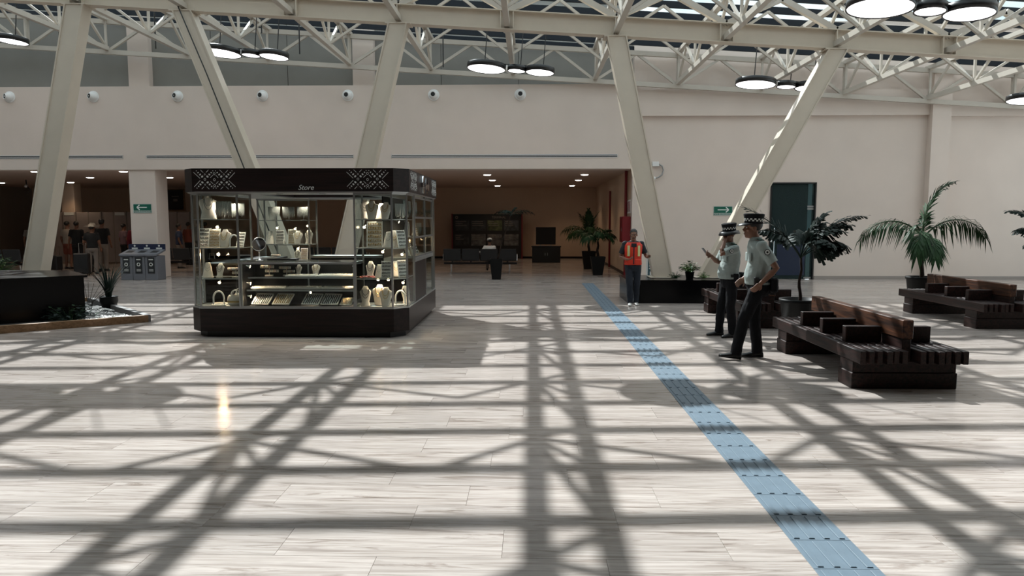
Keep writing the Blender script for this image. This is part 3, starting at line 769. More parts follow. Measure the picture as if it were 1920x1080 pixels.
# on the counter top
put('bg', -3.52, 10.98, 1.151, 'standing on the glass top of the front counter', .62, 0, -12)
mir = empty('table_mirror', (-4.17, 10.86, 1.151), R(15), 'round tilted table mirror standing on the glass counter', 'mirror')
MB().lathe([(.07,0),(.07,.008),(.012,.014),(.008,.12),(.008,.16)], 18).build('stand', M['chrome'], mir, True)
MB().lathe([(.105,0),(.108,.006),(.105,.012),(.098,.013)], 26, (0,-.01,.25), (-.2,-1,.25)).build('rim', M['chrome'], mir, True)
MB().lathe([(.097,.0131),(.097,.014)], 26, (0,-.01,.25), (-.2,-1,.25)).build('mirror_glass', mat('mirror', (.85,.86,.87), .03, metal=1), mir)
bt_ = empty('display_pad', (-3.85, 11.0, 1.151), R(4), 'flat black display pad lying on the glass counter', 'display pad')
MB().cbox(-.22,.22,-.10,.10,0,.02,.004).build('pad', M['kiosk_black'], bt_); MB().box(-.22,.22,-.10,.10,.02,.024).build('lid', M['black'], bt_)
# right front tower
put('slim', -2.54, 10.95, 1.78, 'on the right front tower\'s top shelf, by the counter', 1.15, 10)
put('wide', -2.41, 10.80, 1.78, 'on the right front tower\'s top shelf', 1.05)
put('cone', -2.30, 10.98, 1.78, 'on the right front tower\'s top shelf', 1.0)
put('wide', -2.20, 10.80, 1.78, 'on the right front tower\'s top shelf, by the corner', .98, -8)
put('st', -1.995, 10.93, 1.78, 'on the right front tower\'s top shelf', .70, 45)
put('bg', -2.38, 10.82, 1.35, 'on the right front tower\'s second shelf', 1.35, 8, -14)
put('cone', -2.16, 10.78, 1.35, 'on the right front tower\'s second shelf', 1.0)
put('wide', -2.12, 10.98, 1.35, 'on the right front tower\'s second shelf', 1.0, 20)
put('bd', -1.97, 10.93, 1.35, 'on the right front tower\'s second shelf', .9, 50, -14)
put('slim', -2.46, 10.86, .89, 'on the right front tower\'s third shelf', .95)
put('cone', -2.32, 10.84, .89, 'on the right front tower\'s third shelf', .82)
put('bd', -2.20, 10.76, .89, 'on the right front tower\'s third shelf, beside the tapered bust', .86, 0, -10)
put('wide', -2.11, 11.06, .89, 'on the right front tower\'s third shelf', .92, 20)
put('bd', -1.97, 10.92, .89, 'on the right front tower\'s third shelf, at the chamfered corner', .88, 45, -10)
put('slim', -2.53, 10.80, .459, 'at the right front tower\'s bottom', 1.15, 12)
put('wide', -2.35, 10.95, .459, 'at the right front tower\'s bottom', 1.2, -5)
put('wide', -2.21, 10.77, .459, 'at the right front tower\'s bottom, by the corner post', 1.1)
put('arch', -2.02, 10.93, .459, 'at the right front tower\'s bottom', 1.1, 30)
put('slim', -1.98, 11.18, .459, 'at the right front tower\'s bottom, by the side pane', 1.05, 40)
cr = empty('coral_bracelet_pile', (-2.48, 10.72, .899), 0, 'heap of coral red bracelets on the third shelf of the right tower', 'bracelets')
for i in range(9): MB().lathe([(.026,-.005),(.032,0),(.026,.005)], 12, (-.08+.022*i, random.uniform(-.02,.02), .012+.012*(i%2)), (random.uniform(-.3,.3),random.uniform(-.3,.3),1)).build('bracelet', M['red_bead'], cr)
# side window and lower showcase
for i, (y, w) in enumerate(((11.78,'over the wood panel'),(12.25,'beside the frame'),(12.9,'by the rear tower'))):
    put('st', sx-.22, y, 1.803, 'on the side window\'s top shelf, ' + w, .85, 90)
put('arch', sx-.2, 11.85, 1.483, 'on the side window\'s middle shelf', 1.2, 90); put('arch', sx-.22, 12.15, 1.483, 'on the side window\'s middle shelf, beside the first arch', 1.2, 90)
put('bg', sx-.2, 13.0, 1.483, 'on the side window\'s middle shelf', .9, 90, -12)
put('wide', sx-.2, 11.85, 1.163, 'on the sill of the side window', 1.0, 90); put('slim', sx-.2, 12.2, 1.163, 'on the sill of the side window', 1.0, 90)
put('bd', sx-.2, 12.95, 1.163, 'on the sill of the side window', .9, 90, -12)
put('arch', sx-.18, 13.05, .891, 'on the low side showcase\'s top shelf', .9, 90); put('arch', sx-.18, 13.0, .671, 'on the low side showcase\'s middle shelf', .95, 90)
for i, (y, k) in enumerate(((12.85,'cone'),(13.05,'slim'),(13.28,'wide'))): put(k, sx-.18, y, .459, 'at the low showcase\'s bottom', .72, 90)
# rear tower
put('st', -4.92, 13.62, 1.77, 'on the rear tower\'s top shelf, farthest from the gap', .75); put('st', -4.64, 13.62, 1.77, 'on the rear tower\'s top shelf, in the middle', .75); put('st', -4.36, 13.62, 1.77, 'on the rear tower\'s top shelf, by the gap', .75)
put('cone', -5.02, 13.64, 1.31, 'on the rear tower\'s second shelf', 1.05); put('bd', -4.84, 13.66, 1.31, 'on the rear tower\'s second shelf', .9, 0, -10); put('bg', -4.60, 13.66, 1.31, 'on the rear tower\'s second shelf', .95, 0, -10)
put('wide', -4.46, 13.57, 1.31, 'on the rear tower\'s second shelf, by the gap', 1.0); put('slim', -4.29, 13.72, 1.31, 'on the rear tower\'s second shelf', 1.05)
put('roll', -4.9, 13.65, .97, 'on the rear tower\'s third shelf', .8); put('slim', -4.5, 13.65, .97, 'on the rear tower\'s third shelf', .9)
put('wide', -2.2, 13.75, .97, 'in the tower at the rear corner', 1.0, 60); put('st', -2.2, 13.76, 1.45, 'in the tower at the rear corner', .8, 60)
# ================================================================= hanging lamps: three drums on a bar
def lamp_cluster(x, y, z, label):
    o = empty('pendant_lamp', (x, y, z), 0, label, 'lamp', 'triple drum lamps under the roof')
    o.rotation_euler = (R(-2.0), R(4.2), 0)
    for dx, r in ((0,.515),(.80,.245),(1.42,.385)):
        d = MB().lathe([(r-.03,.035),(r-.02,.0),(r,0),(r,.13),(r-.02,.14),(r-.05,.14)], 40, (dx,0,0)).build('drum', M['black'], o, True)
        for p in d.data.polygons: p.use_smooth = len(p.vertices) == 4
        MB().lathe([(r-.022,.012),(r-.022,.03)], 40, (dx,0,0)).build('light_disc', M['lamp'], d)
    MB().box(-.1, 1.6, -.03, .03, .14, .17).build('bar', M['black'], o)
    MB().box(.52,.56,-.04,.04,.02,.14).box(1.04,1.08,-.04,.04,.02,.14).build('bracket', M['chrome'], o)
    for dx in (-.05, .9, 1.5): MB().tube([(dx,0,.16),(dx,0,zb(x+dx)+1.05-z)], .013, 6).build('hanger', M['black'], o)
    return o
for n, w in ((-2,'over the black box'),(-1,'beyond the kiosk'),(0,'over the opening to the low hall'),(1,'beside the right leaning column'),(2,'by the pilaster')):
    x = -1.18 + 6.95*n; lamp_cluster(x*1.017, 19.32, 5.75 - .064*(x+1.18), 'three round black drum lamps with white discs hanging ' + w)
lamp_cluster(5.61, 12.04, 5.16, 'three big black drum lamps with white discs hanging above the wooden benches')
lamp_cluster(-1.3, 12.04, 5.60, 'three black drum lamps with white discs hanging above the walkway beside the kiosk')
lamp_cluster(-8.2, 12.04, 6.05, 'three black drum lamps with white discs hanging above the wooden kerb')
# sprinkler / black drop rods
for x, y, z0 in ((-10.5,20.23,6.55),(-6.45,20.23,6.38),(-2.45,20.23,6.0),(-7.5,20.23,6.95),(8.6,13.86,5.75)):
    o = MB().tube([(x,y,z0),(x,y,zb(x)+1.04)], .018, 6).build('drop_rod', M['black']); tag(o, 'thin black rod hanging from the roof steel', 'rod', 'black rods under the roof')
# ================================================================= round jet nozzles along the bulkhead
BW = WY-.05
def nozzle(x, i):
    o = empty('air_nozzle', (x, BW, 5.50), 0, 'round white air nozzle on the bulkhead ' + ('well past the column by the shrubs','close to the column by the shrubs','between the square pillar and the cable column','just past the column with the black cable','beside the column leaning right behind the kiosk','between the kiosk and the hanging drum lamps','over the dark waiting seats')[i], 'air vent', 'air nozzles along the bulkhead')
    o.scale = (.86,.86,.86)
    yaw = R(-18 + 9*abs(i-5)) if i < 5 else R(-6*(i-5)); yaw = R((i-5)*-6)
    MB().lathe([(.20,0),(.20,.012),(.17,.03),(.15,.03)], 26, (0,0,0), (0,-1,0)).build('flange', M['white'], o, True)
    d = Vector((-.10*(5.5-i), -1, .05)).normalized()
    MB().lathe([(.15,.0),(.155,.03),(.145,.09),(.115,.14),(.06,.17),(.0,.18)], 22, (0,0,0), (0,-1,0)).build('ball', M['white'], o, True)
    MB().lathe([(.085,.10),(.095,.16),(.088,.16),(.075,.14)], 20, (0,-.03,0), d).build('throat', M['white'], o, True)
    MB().lathe([(.074,.135),(.074,.150)], 20, (0,-.03,0), d).build('opening', M['dark_hole'], o)
for i in range(7): nozzle(-15.82 + 2.58*i, i)
# slot diffusers
for x0, x1, w in ((-16.5,-12.42,'farthest left of the pillar'),(-11.70,-8.95,'right of the pillar'),(-8.35,-5.36,'above the kiosk'),(-4.22,2.58,'above the low hall opening')):
    o = empty('slot_diffuser', ((x0+x1)/2, BW, 3.70), 0, 'long white slot air diffuser in the bulkhead ' + w.replace('farthest left of','beyond'), 'air vent')
    L = (x1-x0)/2
    MB().box(-L,L,-.012,0,.035,.05).box(-L,L,-.012,0,-.008,.008).box(-L,L,-.012,0,-.05,-.035).box(-L,-L+.015,-.012,0,-.05,.05).box(L-.015,L,-.012,0,-.05,.05).build('frame', M['white'], o)
    MB().box(-L+.015,L-.015,-.004,-.001,-.036,.036).build('slot', M['dark_hole'], o)
# ================================================================= evacuation signs
def sign(x, y, z, s, label):
    o = empty('exit_sign', (x, y, z), 0, label, 'sign')
    MB().box(-.285,.285,-.010,0,-.14,.14).build('plate', M['green'], o)
    MB().box(-.285,.285,-.0115,-.010,.128,.136).box(-.285,.285,-.0115,-.010,-.136,-.128).box(-.283,-.276,-.0115,-.010,-.136,.136).box(.276,.283,-.0115,-.010,-.136,.136).box(-.276,.276,-.0115,-.010,-.072,-.066).build('border', M['sign_white'], o)
    a = [(.17*s,.03),(.05*s,.095),(.09*s,.03+.012)] 
    ar = MB().box(-.16,.14,-.013,-.010,.018,.044)
    for k in (1,-1): ar.beam((.17*s,-.0115,.031), (.085*s,-.0115,.031+k*.075), .003, .03, (0,0,1))
    ar.build('arrow', M['sign_white'], o)
    text('lettering', 'RUTA DE EVACUACION', .047, M['sign_white'], o, (0,-.011,-.103), (R(90),0,0), .001)
    return o
sign(-11.925, WY-.002, 2.145, -1, 'green evacuation route sign with left arrow on the square pillar')
sign(5.78, WY+.10, 2.065, 1, 'green evacuation route sign with right arrow on the end wall')
# ================================================================= smoked glass door
door = empty('door_1', (7.86, WY+.12, 0), kind='structure')
MB().box(-.68,-.64,-.06,.1,0,2.91).box(.64,.68,-.06,.1,0,2.91).box(-.68,.68,-.06,.1,2.87,2.91).build('frame', M['black'], door)
MB().box(-.64,.64,.0,.012,.01,2.87).build('glass_leaf', M['glass_door'], door)
MB().box(-.42,.42,-.003,-.001,.12,1.05).build('blue_film', mat('blue_film', (.012,.022,.05), .3), door)
MB().box(.44,.63,-.012,.03,2.10,2.15).box(.44,.63,-.012,.03,2.17,2.22).build('hinge', M['alu'], door)
MB().box(.40,.62,-.012,.03,.02,.07).build('hinge', M['alu'], door)
MB().tube([(-.54,-.05,.35),(-.54,-.05,1.55)], .016, 8).tube([(-.54,-.05,.45),(-.54,.0,.45)], .01, 6).tube([(-.54,-.05,1.45),(-.54,.0,1.45)], .01, 6).build('pull_handle', M['chrome'], door)
MB().box(-.64,.64,.5,.52,0,2.9).build('room_shade_sheet', M['dark_hole'], door)  # black sheet behind the glass; its colour stands in for an unlit room
# ================================================================= camera on a bent arm, fire point, red pipe
cc = empty('security_camera', (3.72, WY+.097, 3.46), 0, 'small security camera on a bent grey conduit beside the leaning column', 'camera')
MB().cbox(-.10,.10,-.10,0,-.07,.07,.01).build('junction_box', M['white'], cc)
MB().tube([(-.3,-.04,-.02),(-.1,-.04,-.02)], .02, 8).build('conduit', M['alu'], cc)
MB().tube([(.1,-.05,0),(.20,-.06,-.06),(.24,-.06,-.18),(.20,-.06,-.32),(.08,-.06,-.40),(-.04,-.06,-.43)], .022, 8).build('bent_arm', M['alu'], cc, True)
MB().tube([(-.03,-.06,-.42),(-.10,-.20,-.44)], .05, 12).build('camera_body', M['white'], cc); MB().tube([(-.10,-.20,-.44),(-.11,-.215,-.443)], .036, 12).build('lens', M['dark_hole'], cc)
fx = 3.045
fp = tag(MB().tube([(fx-.06,22.84,.0),(fx-.06,22.84,3.33)], .045, 10).build('red_pipe', M['red']), 'red fire main pipe rising on the side wall', 'pipe')
fp2 = tag(MB().tube([(fx-.05,27.5,.0),(fx-.05,27.5,2.9)], .04, 10).build('red_pipe', M['red']), 'red pipe farther back on the side wall behind the palms', 'pipe')
fc = empty('fire_hose_cabinet', (fx, 22.5, 1.1), 0, 'red fire hose cabinet on the side wall behind the vest man', 'cabinet')
MB().cbox(-.26,0,-.45,.22,0,.80,.01).build('body', M['red'], fc); MB().box(-.265,-.26,-.38,.15,.07,.73).build('door', M['red'], fc); MB().box(-.275,-.265,-.33,-.30,.35,.45).build('handle', M['alu'], fc)
for i, (dy, z) in enumerate(((-.22,2.0),(.12,2.0),(.42,1.98))):
    o = empty('fire_notice', (fx, 22.5+dy, z), 0, ('red and white fire notice above the hose cabinet, nearest the hall', 'red and white fire notice in the middle above the hose cabinet', 'red and white fire notice above the hose cabinet, by the pipe')[i], 'notice')
    MB().box(-.008,0,-.13,.13,0,.42).build('card', M['sign_white'], o); MB().box(-.011,-.008,-.085,.085,.05,.37).build('red_field', M['red'], o)
tt = empty('info_stand', (2.93, 17.35, 0), 0, 'narrow white information stand behind the black planter, by the column', 'stand')
MB().cbox(-.16,.16,-.12,.12,0,.05,.01).build('foot', M['white'], tt); MB().box(-.15,-.11,-.02,.02,.05,1.0).box(.11,.15,-.02,.02,.05,1.0).build('frame', M['white'], tt)
MB().box(-.11,.11,-.006,.006,.35,.98).build('panel', mat('teal_poster', (.05,.12,.15), .5), tt)
MB().box(-.08,.08,-.009,-.006,.75,.92).box(-.08,.02,-.009,-.006,.66,.69).box(-.08,.06,-.009,-.006,.60,.63).box(-.06,.07,-.009,-.006,.42,.54).build('print', M['sign_white'], tt)
# ================================================================= downlights of the low hall
def downlight(x, y, z=3.34, e=26):
    o = empty('downlight', (x, y, z), 0, 'small round recessed downlight in the low hall ceiling', 'light', 'downlights in the low ceiling')
    MB().lathe([(.145,0),(.15,-.012),(.125,-.02)], 20).build('rim', M['white'], o, True)
    MB().lathe([(.124,-.004),(.122,-.026),(.09,-.036),(.0,-.04)], 20).build('lens', M['downlight'], o)
    l = bpy.data.lights.new('downlight_lamp', 'SPOT'); l.energy = e; l.color = (1,.74,.50); l.spot_size = R(120); l.spot_blend = .7; l.shadow_soft_size = .08
    lo = bpy.data.objects.new('downlight_lamp', l); COL.objects.link(lo); lo.parent = o; lo.location = (0,0,-.12)
for x in (-1.5, 1.8):
    for y in (24.5, 27.7, 32.0): downlight(x, y)
for x, y in ((-15.8,22.6),(-12.95,22.6),(-15.9,25.6),(-13.05,25.7),(-18.7,28.8),(-21.8,29.1),(-10.2,25.6),(-7.2,25.6),(-10.2,28.8),(-4.6,25.6)): downlight(x, y)
# ================================================================= benches of reclaimed beams
def make_bench():
    o = empty('wooden_bench'); ks = []
    sl = MB().cbox(-.028,.028,-1.34,1.34,0,.135,.006); me = sl.mesh('slat', M['bench'])
    nS = 13
    for i in range(nS):
        x = -.52 + 1.04*i/(nS-1)
        if i == nS//2: continue
        c = link('slat', me, o, (x, random.uniform(-.025,.025), .295)); ks.append(c)
    ks.append(MB().cbox(-.045,.045,-1.16,1.22,.295,.53,.006).build('centre_board', M['bench'], o))
    for y in (-.98, .98):
        ks.append(MB().cbox(-.535,.535,-.16,.16,.17,.295,.006).build('top_beam', M['bench'], o, loc=(0,y,0)))
        ks.append(MB().cbox(-.545,.545,-.17,.17,0,.17,.008).build('base_block', M['bench'], o, loc=(0,y,0)))
    ks.append(MB().cbox(-.055,.055,-1.18,1.26,.53,.73,.008).build('backrest', M['bench_back'], o))
    for y in (-.72, -.10, .52):
        for s in (-1, 1):
            a, b = (.07, .46) if s > 0 else (-.46, -.07)
            ks.append(MB().cbox(a,b,-.045,.045,.43,.605,.006).build('seat_divider', M['bench'], o, loc=(0,y,0)))
    KIDS[o] = ks; return o
b0 = make_bench()
tag(b0, 'dark wooden double bench with slatted seat beside the standing officers', 'bench', 'dark wooden benches'); b0.location = (3.91, 8.62, 0)
b1 = copy_tree(b0, None, (7.80, 12.90, 0), 0, 'dark wooden double bench before the tall arching palm')
b2 = copy_tree(b0, None, (3.93, 12.88, 0), 0, 'dark wooden double bench behind the officers, facing the black planter')
# ================================================================= plants
def frond_mesh(name, L, az, el, droop, nl, ll, lw, m, hang=.3, ragged=0., start=.18, seed=0, fan=0.):
    """one leaf: a bending midrib with folded leaflets on both sides, growing from the origin"""
    rn = random.Random(seed); mb = MB(); pts = []; p = Vector((0,0,0)); e = el; N = 14
    ca, sa = math.cos(az), math.sin(az)
    for i in range(N+1):
        pts.append(p.copy()); e2 = e - droop*(i/N)**1.15
        p += Vector((ca*math.cos(e2), sa*math.cos(e2), math.sin(e2)))*(L/N)
    mb.tube(pts, [.014*(1-.85*i/N)*(L/1.2)+.002 for i in range(N+1)], 5)
    def at(t):
        f = t*N; i = min(int(f), N-1); return pts[i].lerp(pts[i+1], f-i), (pts[i+1]-pts[i]).normalized()
    flip = 1 if abs(ca) > .5 else .4
    for i in range(nl):
        t = start + (1-start)*i/(nl-1); q, d = at(t*.995)
        side0 = d.cross(Vector((0,0,1)))
        if side0.length < .1: side0 = Vector((-sa, ca, 0))
        side0.normalize(); up = side0.cross(d).normalized()
        prof = math.sin(math.pi*min(1, .18+.82*t)**.9)**.6 if t < .97 else .45
        for s in (-1, 1):
            l = ll*max(.3, prof)*rn.uniform(.85,1.1)*(1-ragged*rn.random())
            a = R(58 - 32*t) + rn.uniform(-.08,.08)
            ph_ = rn.uniform(.1,1.0)*(1 if s > 0 else -1)*flip; di = (d*math.cos(a) + (side0*(s*math.cos(ph_)) + up*math.sin(ph_))*math.sin(a)).normalized()
            w = lw*rn.uniform(.8,1.15)
            mid = q + di*l*.5 + Vector((0,0,-hang*l*.12)); tip = q + di*l*(.96) + Vector((0,0,-hang*l*rn.uniform(.7,1.1)))
            n_ = di.cross(up).normalized()*w
            if ragged:   # wedge-shaped leaflet, widest near its torn tip
                mb.add([q, mid+n_*.55+up*.004, tip+n_*1.0, tip+di*.02, tip-n_*.9+di*.01, mid-n_*.5+up*.004], [(0,1,5),(1,2,3,5),(5,3,4)])
            else:
                mb.add([q+n_*.3, mid+n_, tip, mid-n_, q-n_*.3, mid+up*.2*w+Vector((0,0,-w*.35)), q+Vector((0,0,-w*.1))], [(0,1,5,6),(1,2,5),(2,3,5),(3,4,6,5)])
    return mb.mesh(name, m)
def pot_round(o, r0, r1, h, m=None):
    MB().lathe([(r0*.96,0),(r0,.01),(r1,h-.05),(r1+.02,h-.045),(r1+.02,h),(r1-.015,h),(r1-.02,h-.06)], 28).build('pot', m or M['pot'], o, True)
    MB().lathe([(r1-.02,h-.07),(r1-.02,h-.062)], 24).build('soil', M['soil'], o)
def pot_square(o, w0, w1, h):
    MB().add([(-w0,-w0,0),(w0,-w0,0),(w0,w0,0),(-w0,w0,0),(-w1,-w1,h),(w1,-w1,h),(w1,w1,h),(-w1,w1,h),(-w1*.88,-w1*.88,h),(w1*.88,-w1*.88,h),(w1*.88,w1*.88,h),(-w1*.88,w1*.88,h),(-w1*.86,-w1*.86,h-.06),(w1*.86,-w1*.86,h-.06),(w1*.86,w1*.86,h-.06),(-w1*.86,w1*.86,h-.06)],
        [(3,2,1,0),(0,1,5,4),(1,2,6,5),(2,3,7,6),(3,0,4,7),(4,5,9,8),(5,6,10,9),(6,7,11,10),(7,4,8,11),(8,9,13,12),(9,10,14,13),(10,11,15,14),(11,8,12,15)]).build('pot', M['pot'], o)
    MB().box(-w1*.86,w1*.86,-w1*.86,w1*.86,h-.08,h-.06).build('soil', M['soil'], o)
def palm(x, y, label, fr, crown, tr=.035, pot='round', ph=.63, m='leaf', rag=0., name='potted_palm', lean=(0,0), pr=(.20,.27)):
    o = empty(name, (x, y, 0), 0, label, 'plant')
    if pot == 'round': pot_round(o, pr[0], pr[1], ph)
    else: pot_square(o, pr[0], pr[1], ph)
    top = Vector((lean[0], lean[1], crown))
    pts = [Vector((0,0,ph-.08)).lerp(top, t/8) + Vector((.015*math.sin(t*1.3),0,0)) for t in range(9)]; pts[-1] = top
    MB().tube(pts, [tr*(1.15-.5*t/8)*(1.08 if t % 2 else 1) for t in range(9)], 9).build('trunk', M['trunk'], o, True)
    for i, (L, az, el, dr, nl, ll, lw, hang) in enumerate(fr):
        me = frond_mesh('frond', L, R(az), R(el), R(dr), nl, ll, lw, M[m], hang, rag, .16 if not rag else .30, seed=i*17+int(x*10))
        link('frond', me, o, top)
    return o
palm(7.95, 14.75, 'tall arching palm in a black pot behind the wooden bench', [
    (1.55, 3, 50, 118, 40, .46, .018, 1.0), (1.40, 12, 96, 82, 44, .44, .020, .25), (1.5, 180, 48, 116, 40, .44, .018, 1.0),
    (1.25, 236, 34, 125, 36, .46, .022, .8), (1.0, 258, 14, 95, 34, .42, .022, .7), (.9, 60, 70, 80, 26, .34, .02, .4)], 1.42, .038)
palm(3.93, 10.52, 'slim fishtail palm with dark ragged leaves in a black pot by the bench', [
    (1.12, 172, 58, 38, 30, .24, .026, .1), (.80, 188, 62, 70, 34, .24, .030, .5), (.95, 10, 66, 78, 44, .26, .030, .45),
    (.70, 340, 72, 80, 40, .26, .032, .5), (.72, 30, 78, 70, 40, .26, .032, .5), (.60, 300, 60, 85, 34, .24, .032, .6), (.66, 352, 50, 75, 40, .26, .032, .7), (.55, 80, 74, 60, 30, .24, .03, .4), (.78, 18, 84, 60, 42, .26, .032, .3), (.6, 5, 38, 60, 36, .26, .032, .6), (1.15, 4, 60, 62, 34, .20, .024, .3)],
    1.22, .022, 'round', .62, 'leaf_d', .30, pr=(.20,.265))
palm(9.55, 13.4, 'fishtail palm with dark ragged leaves past the far wooden bench', [
    (.98, 176, 60, 66, 34, .2, .028, .3), (.66, 200, 15, 60, 36, .22, .03, .7), (.6, 160, 40, 60, 34, .22, .03, .6), (.8, 20, 50, 60, 16, .2, .034, .4), (.7, 270, 60, 60, 14, .2, .034, .4)],
    1.45, .020, 'round', .62, 'leaf_d', .35)
palm(2.12, 26.4, 'tall palm in a square black pot against the inner side wall', [
    (1.0, 90, 82, 25, 26, .34, .028, .1), (.9, 20, 80, 30, 26, .32, .028, .1), (.9, 170, 78, 30, 26, .32, .028, .1), (1.2, 185, 55, 110, 26, .34, .024, .8), (1.1, 215, 45, 110, 26, .34, .024, .8), (1.0, 320, 50, 110, 26, .34, .024, .8), (1.0, 270, 60, 110, 24, .3, .024, .8)],
    1.22, .045, 'square', .66, 'leaf', pr=(.17,.25))
palm(2.18, 23.5, 'lower bushy palm in a square black pot near the fire cabinet', [
    (.72, 0, 62, 115, 26, .28, .026, .8), (.95, 180, 58, 115, 26, .32, .026, .8), (.9, 225, 50, 110, 26, .32, .026, .8), (.8, 310, 55, 115, 26, .3, .026, .8), (.85, 270, 65, 110, 24, .3, .026, .8), (.7, 90, 70, 90, 22, .3, .026, .6), (.7, 30, 74, 90, 22, .3, .026, .6)],
    1.10, .045, 'square', .60, 'leaf', pr=(.15,.24))
palm(-1.05, 21.55, 'thin stemmed palm in a square black pot before the dark waiting seats', [
    (.75, 5, 35, 70, 22, .20, .020, .4), (.55, 160, 40, 80, 20, .2, .02, .5), (.5, 250, 50, 80, 18, .2, .02, .5), (.45, 60, 60, 60, 16, .2, .02, .4)],
    1.92, .018, 'square', .62, 'leaf_d', pr=(.13,.19), lean=(.42,0))
# spiky grass in a small pot
def blades(o, n, r, h, spread, m, w=.014, z0=0., seed=3):
    rn = random.Random(seed)
    for i in range(n):
        az = rn.uniform(0, 2*math.pi); s = rn.uniform(.1, spread); hh = h*rn.uniform(.6, 1.0); b = Vector((r*.5*math.cos(az)*rn.random(), r*.5*math.sin(az)*rn.random(), z0)); d = Vector((math.cos(az), math.sin(az), 0)); sd = Vector((-d.y, d.x, 0))
        vs = []; k = 6
        for j in range(k+1):
            t = j/k; p = b + d*(s*hh*t**1.9) + Vector((0,0,hh*(t - .18*s*t*t))); ww = w*(1-t**2.2)
            vs += [p - sd*ww, p + sd*ww]
        MB().add(vs, [(2*j,2*j+1,2*j+3,2*j+2) for j in range(k)]).build('blade', M[m], o)
sp = empty('spiky_plant', (-8.34, 13.82, .042), 0, 'spiky bladed plant in a small black pot inside the wooden kerb', 'plant')
MB().lathe([(.10,0),(.12,.01),(.165,.14),(.16,.22),(.175,.23),(.165,.235),(.15,.2)], 20).build('pot', M['pot'], sp, True)
MB().lathe([(.15,.19),(.15,.2)], 16).build('soil', M['soil'], sp)
blades(sp, 46, .12, .85, .75, 'leaf_d', .016, .18)
def leafy(name, loc, label, n, R_, h, m, leaf=.07, seed=1, m2=None, pot=None):
    o = empty(name, loc, 0, label, 'plant'); rn = random.Random(seed); z0 = 0
    if pot: MB().lathe([(pot*.75,0),(pot*.78,.005),(pot,pot*1.5),(pot*1.06,pot*1.5),(pot*1.06,pot*1.6),(pot*.9,pot*1.6)], 20).build('pot', M['pot'], o, True); z0 = pot*1.5
    for i in range(n):
        az = rn.uniform(0, 2*math.pi); r = R_*math.sqrt(rn.random()); z = z0 + h*rn.uniform(.15,1)*(1-.5*(r/R_)**2)
        base = Vector((r*.25*math.cos(az), r*.25*math.sin(az), z0)); tip = Vector((r*math.cos(az), r*math.sin(az), z))
        st = MB().tube([base, base.lerp(tip,.5)+Vector((0,0,.02)), tip], .0025, 4)
        a2 = az + rn.uniform(-1,1); d = Vector((math.cos(a2), math.sin(a2), rn.uniform(-.5,.4))).normalized(); sd = d.cross(Vector((0,0,1))).normalized(); L = leaf*rn.uniform(.6,1.2)
        st.add([tip, tip+d*L*.35+sd*L*.38, tip+d*L, tip+d*L*.35-sd*L*.38, tip+d*L*.45-Vector((0,0,L*.1))], [(0,1,4),(1,2,4),(2,3,4),(3,0,4)])
        st.build('leaf_stem', M[m2] if (m2 and rn.random() < .35) else M[m], o)
    return o
leafy('pothos', (3.45, 15.62, .50), 'bright green leafy plant in a black pot on the granite planter', 110, .20, .26, 'leaf_y', .085, 5, 'leaf', .10)
leafy('trailing_plant', (3.12, 15.55, .52), 'small speckled trailing plant on the granite planter beside the potted one', 60, .15, .15, 'leaf', .045, 6)
leafy('trailing_plant', (3.74, 15.55, .52), 'small speckled trailing plant between the potted one and the leaning column', 60, .13, .15, 'leaf_y', .045, 7)
leafy('variegated_shrub', (-12.05, 15.72, .58), 'speckled leafy shrub beside the column behind the black box', 200, .40, .55, 'leaf', .07, 8, 'leaf_y')
leafy('ground_fern', (-7.95, 12.02, .045), 'low dark green plant spilling over the wooden kerb', 110, .42, .30, 'leaf_d', .10, 9, 'leaf')
tw = empty('bare_twig_plant', (-8.05, 12.75, .045), 0, 'thin twiggy plant at the corner of the black box', 'plant')
for i in range(7):
    a = R(20+i*22); MB().tube([(0,0,0),(.06*math.cos(a),.03*math.sin(a),.25),(.28*math.cos(a)+.12,.1*math.sin(a),.45+.03*i)], .004, 4).build('twig', M['trunk'], tw)
# sunken bed: wooden kerb, dark bed, pebbles
kp = [(-13.2, 6.78), (-6.70, 12.22), (-9.5, 15.05), (-12.9, 15.05)]
kerb = empty('bed_kerb', (-6.70, 12.22, 0), 0, 'low orange brown wooden kerb around the planted bed', 'kerb')
def kseg(a, b, m, nm, w=.10, h=.12):
    A, B = Vector((*a, h/2)) - Vector((-6.70,12.22,0)), Vector((*b, h/2)) - Vector((-6.70,12.22,0)); MB().beam(A, B, w, h).build(nm, m, kerb)
kseg(kp[0], kp[1], M['kerb'], 'front_board'); kseg(kp[1], kp[2], mat('grey_kerb', (.16,.15,.145), .6), 'side_board'); kseg(kp[2], kp[3], M['kerb'], 'back_board')
bed = tag(MB().prism([(-13.2,6.9),(-6.85,12.2),(-9.5,14.95),(-13.2,14.95)], .001, .04).build('planting_bed', mat('bed_gravel', (.05,.048,.045), .8, var=.5, scale=40)), 'dark gravel bed inside the wooden kerb', 'gravel bed')
pb = MB(); rn = random.Random(4)
for i in range(420):
    u, v = rn.gauss(0,.28), rn.gauss(0,.14); x, y = -7.35 + u*.7 - v*.7, 12.42 + u*.62 + v*.7
    if i > 240: x, y = -8.1 + rn.gauss(0,.22), 13.62 + rn.gauss(0,.14)
    r = rn.uniform(.012,.026)
    if ((x+6.70)*.642 - (y-12.22)*.767) > -.10 or ((x+6.70)*.711 + (y-12.22)*.703) > -.10 or math.hypot(x+8.34, y-13.82) < .17: continue
    pb.ell((x,y,.0405+r*.7), r*1.3, r, r*.7, None, 6, 4)
tag(pb.build('white_pebbles', mat('white_pebble', (.72,.71,.68), .5)), 'scattered white pebbles in the planted bed', 'pebbles', kind='stuff')
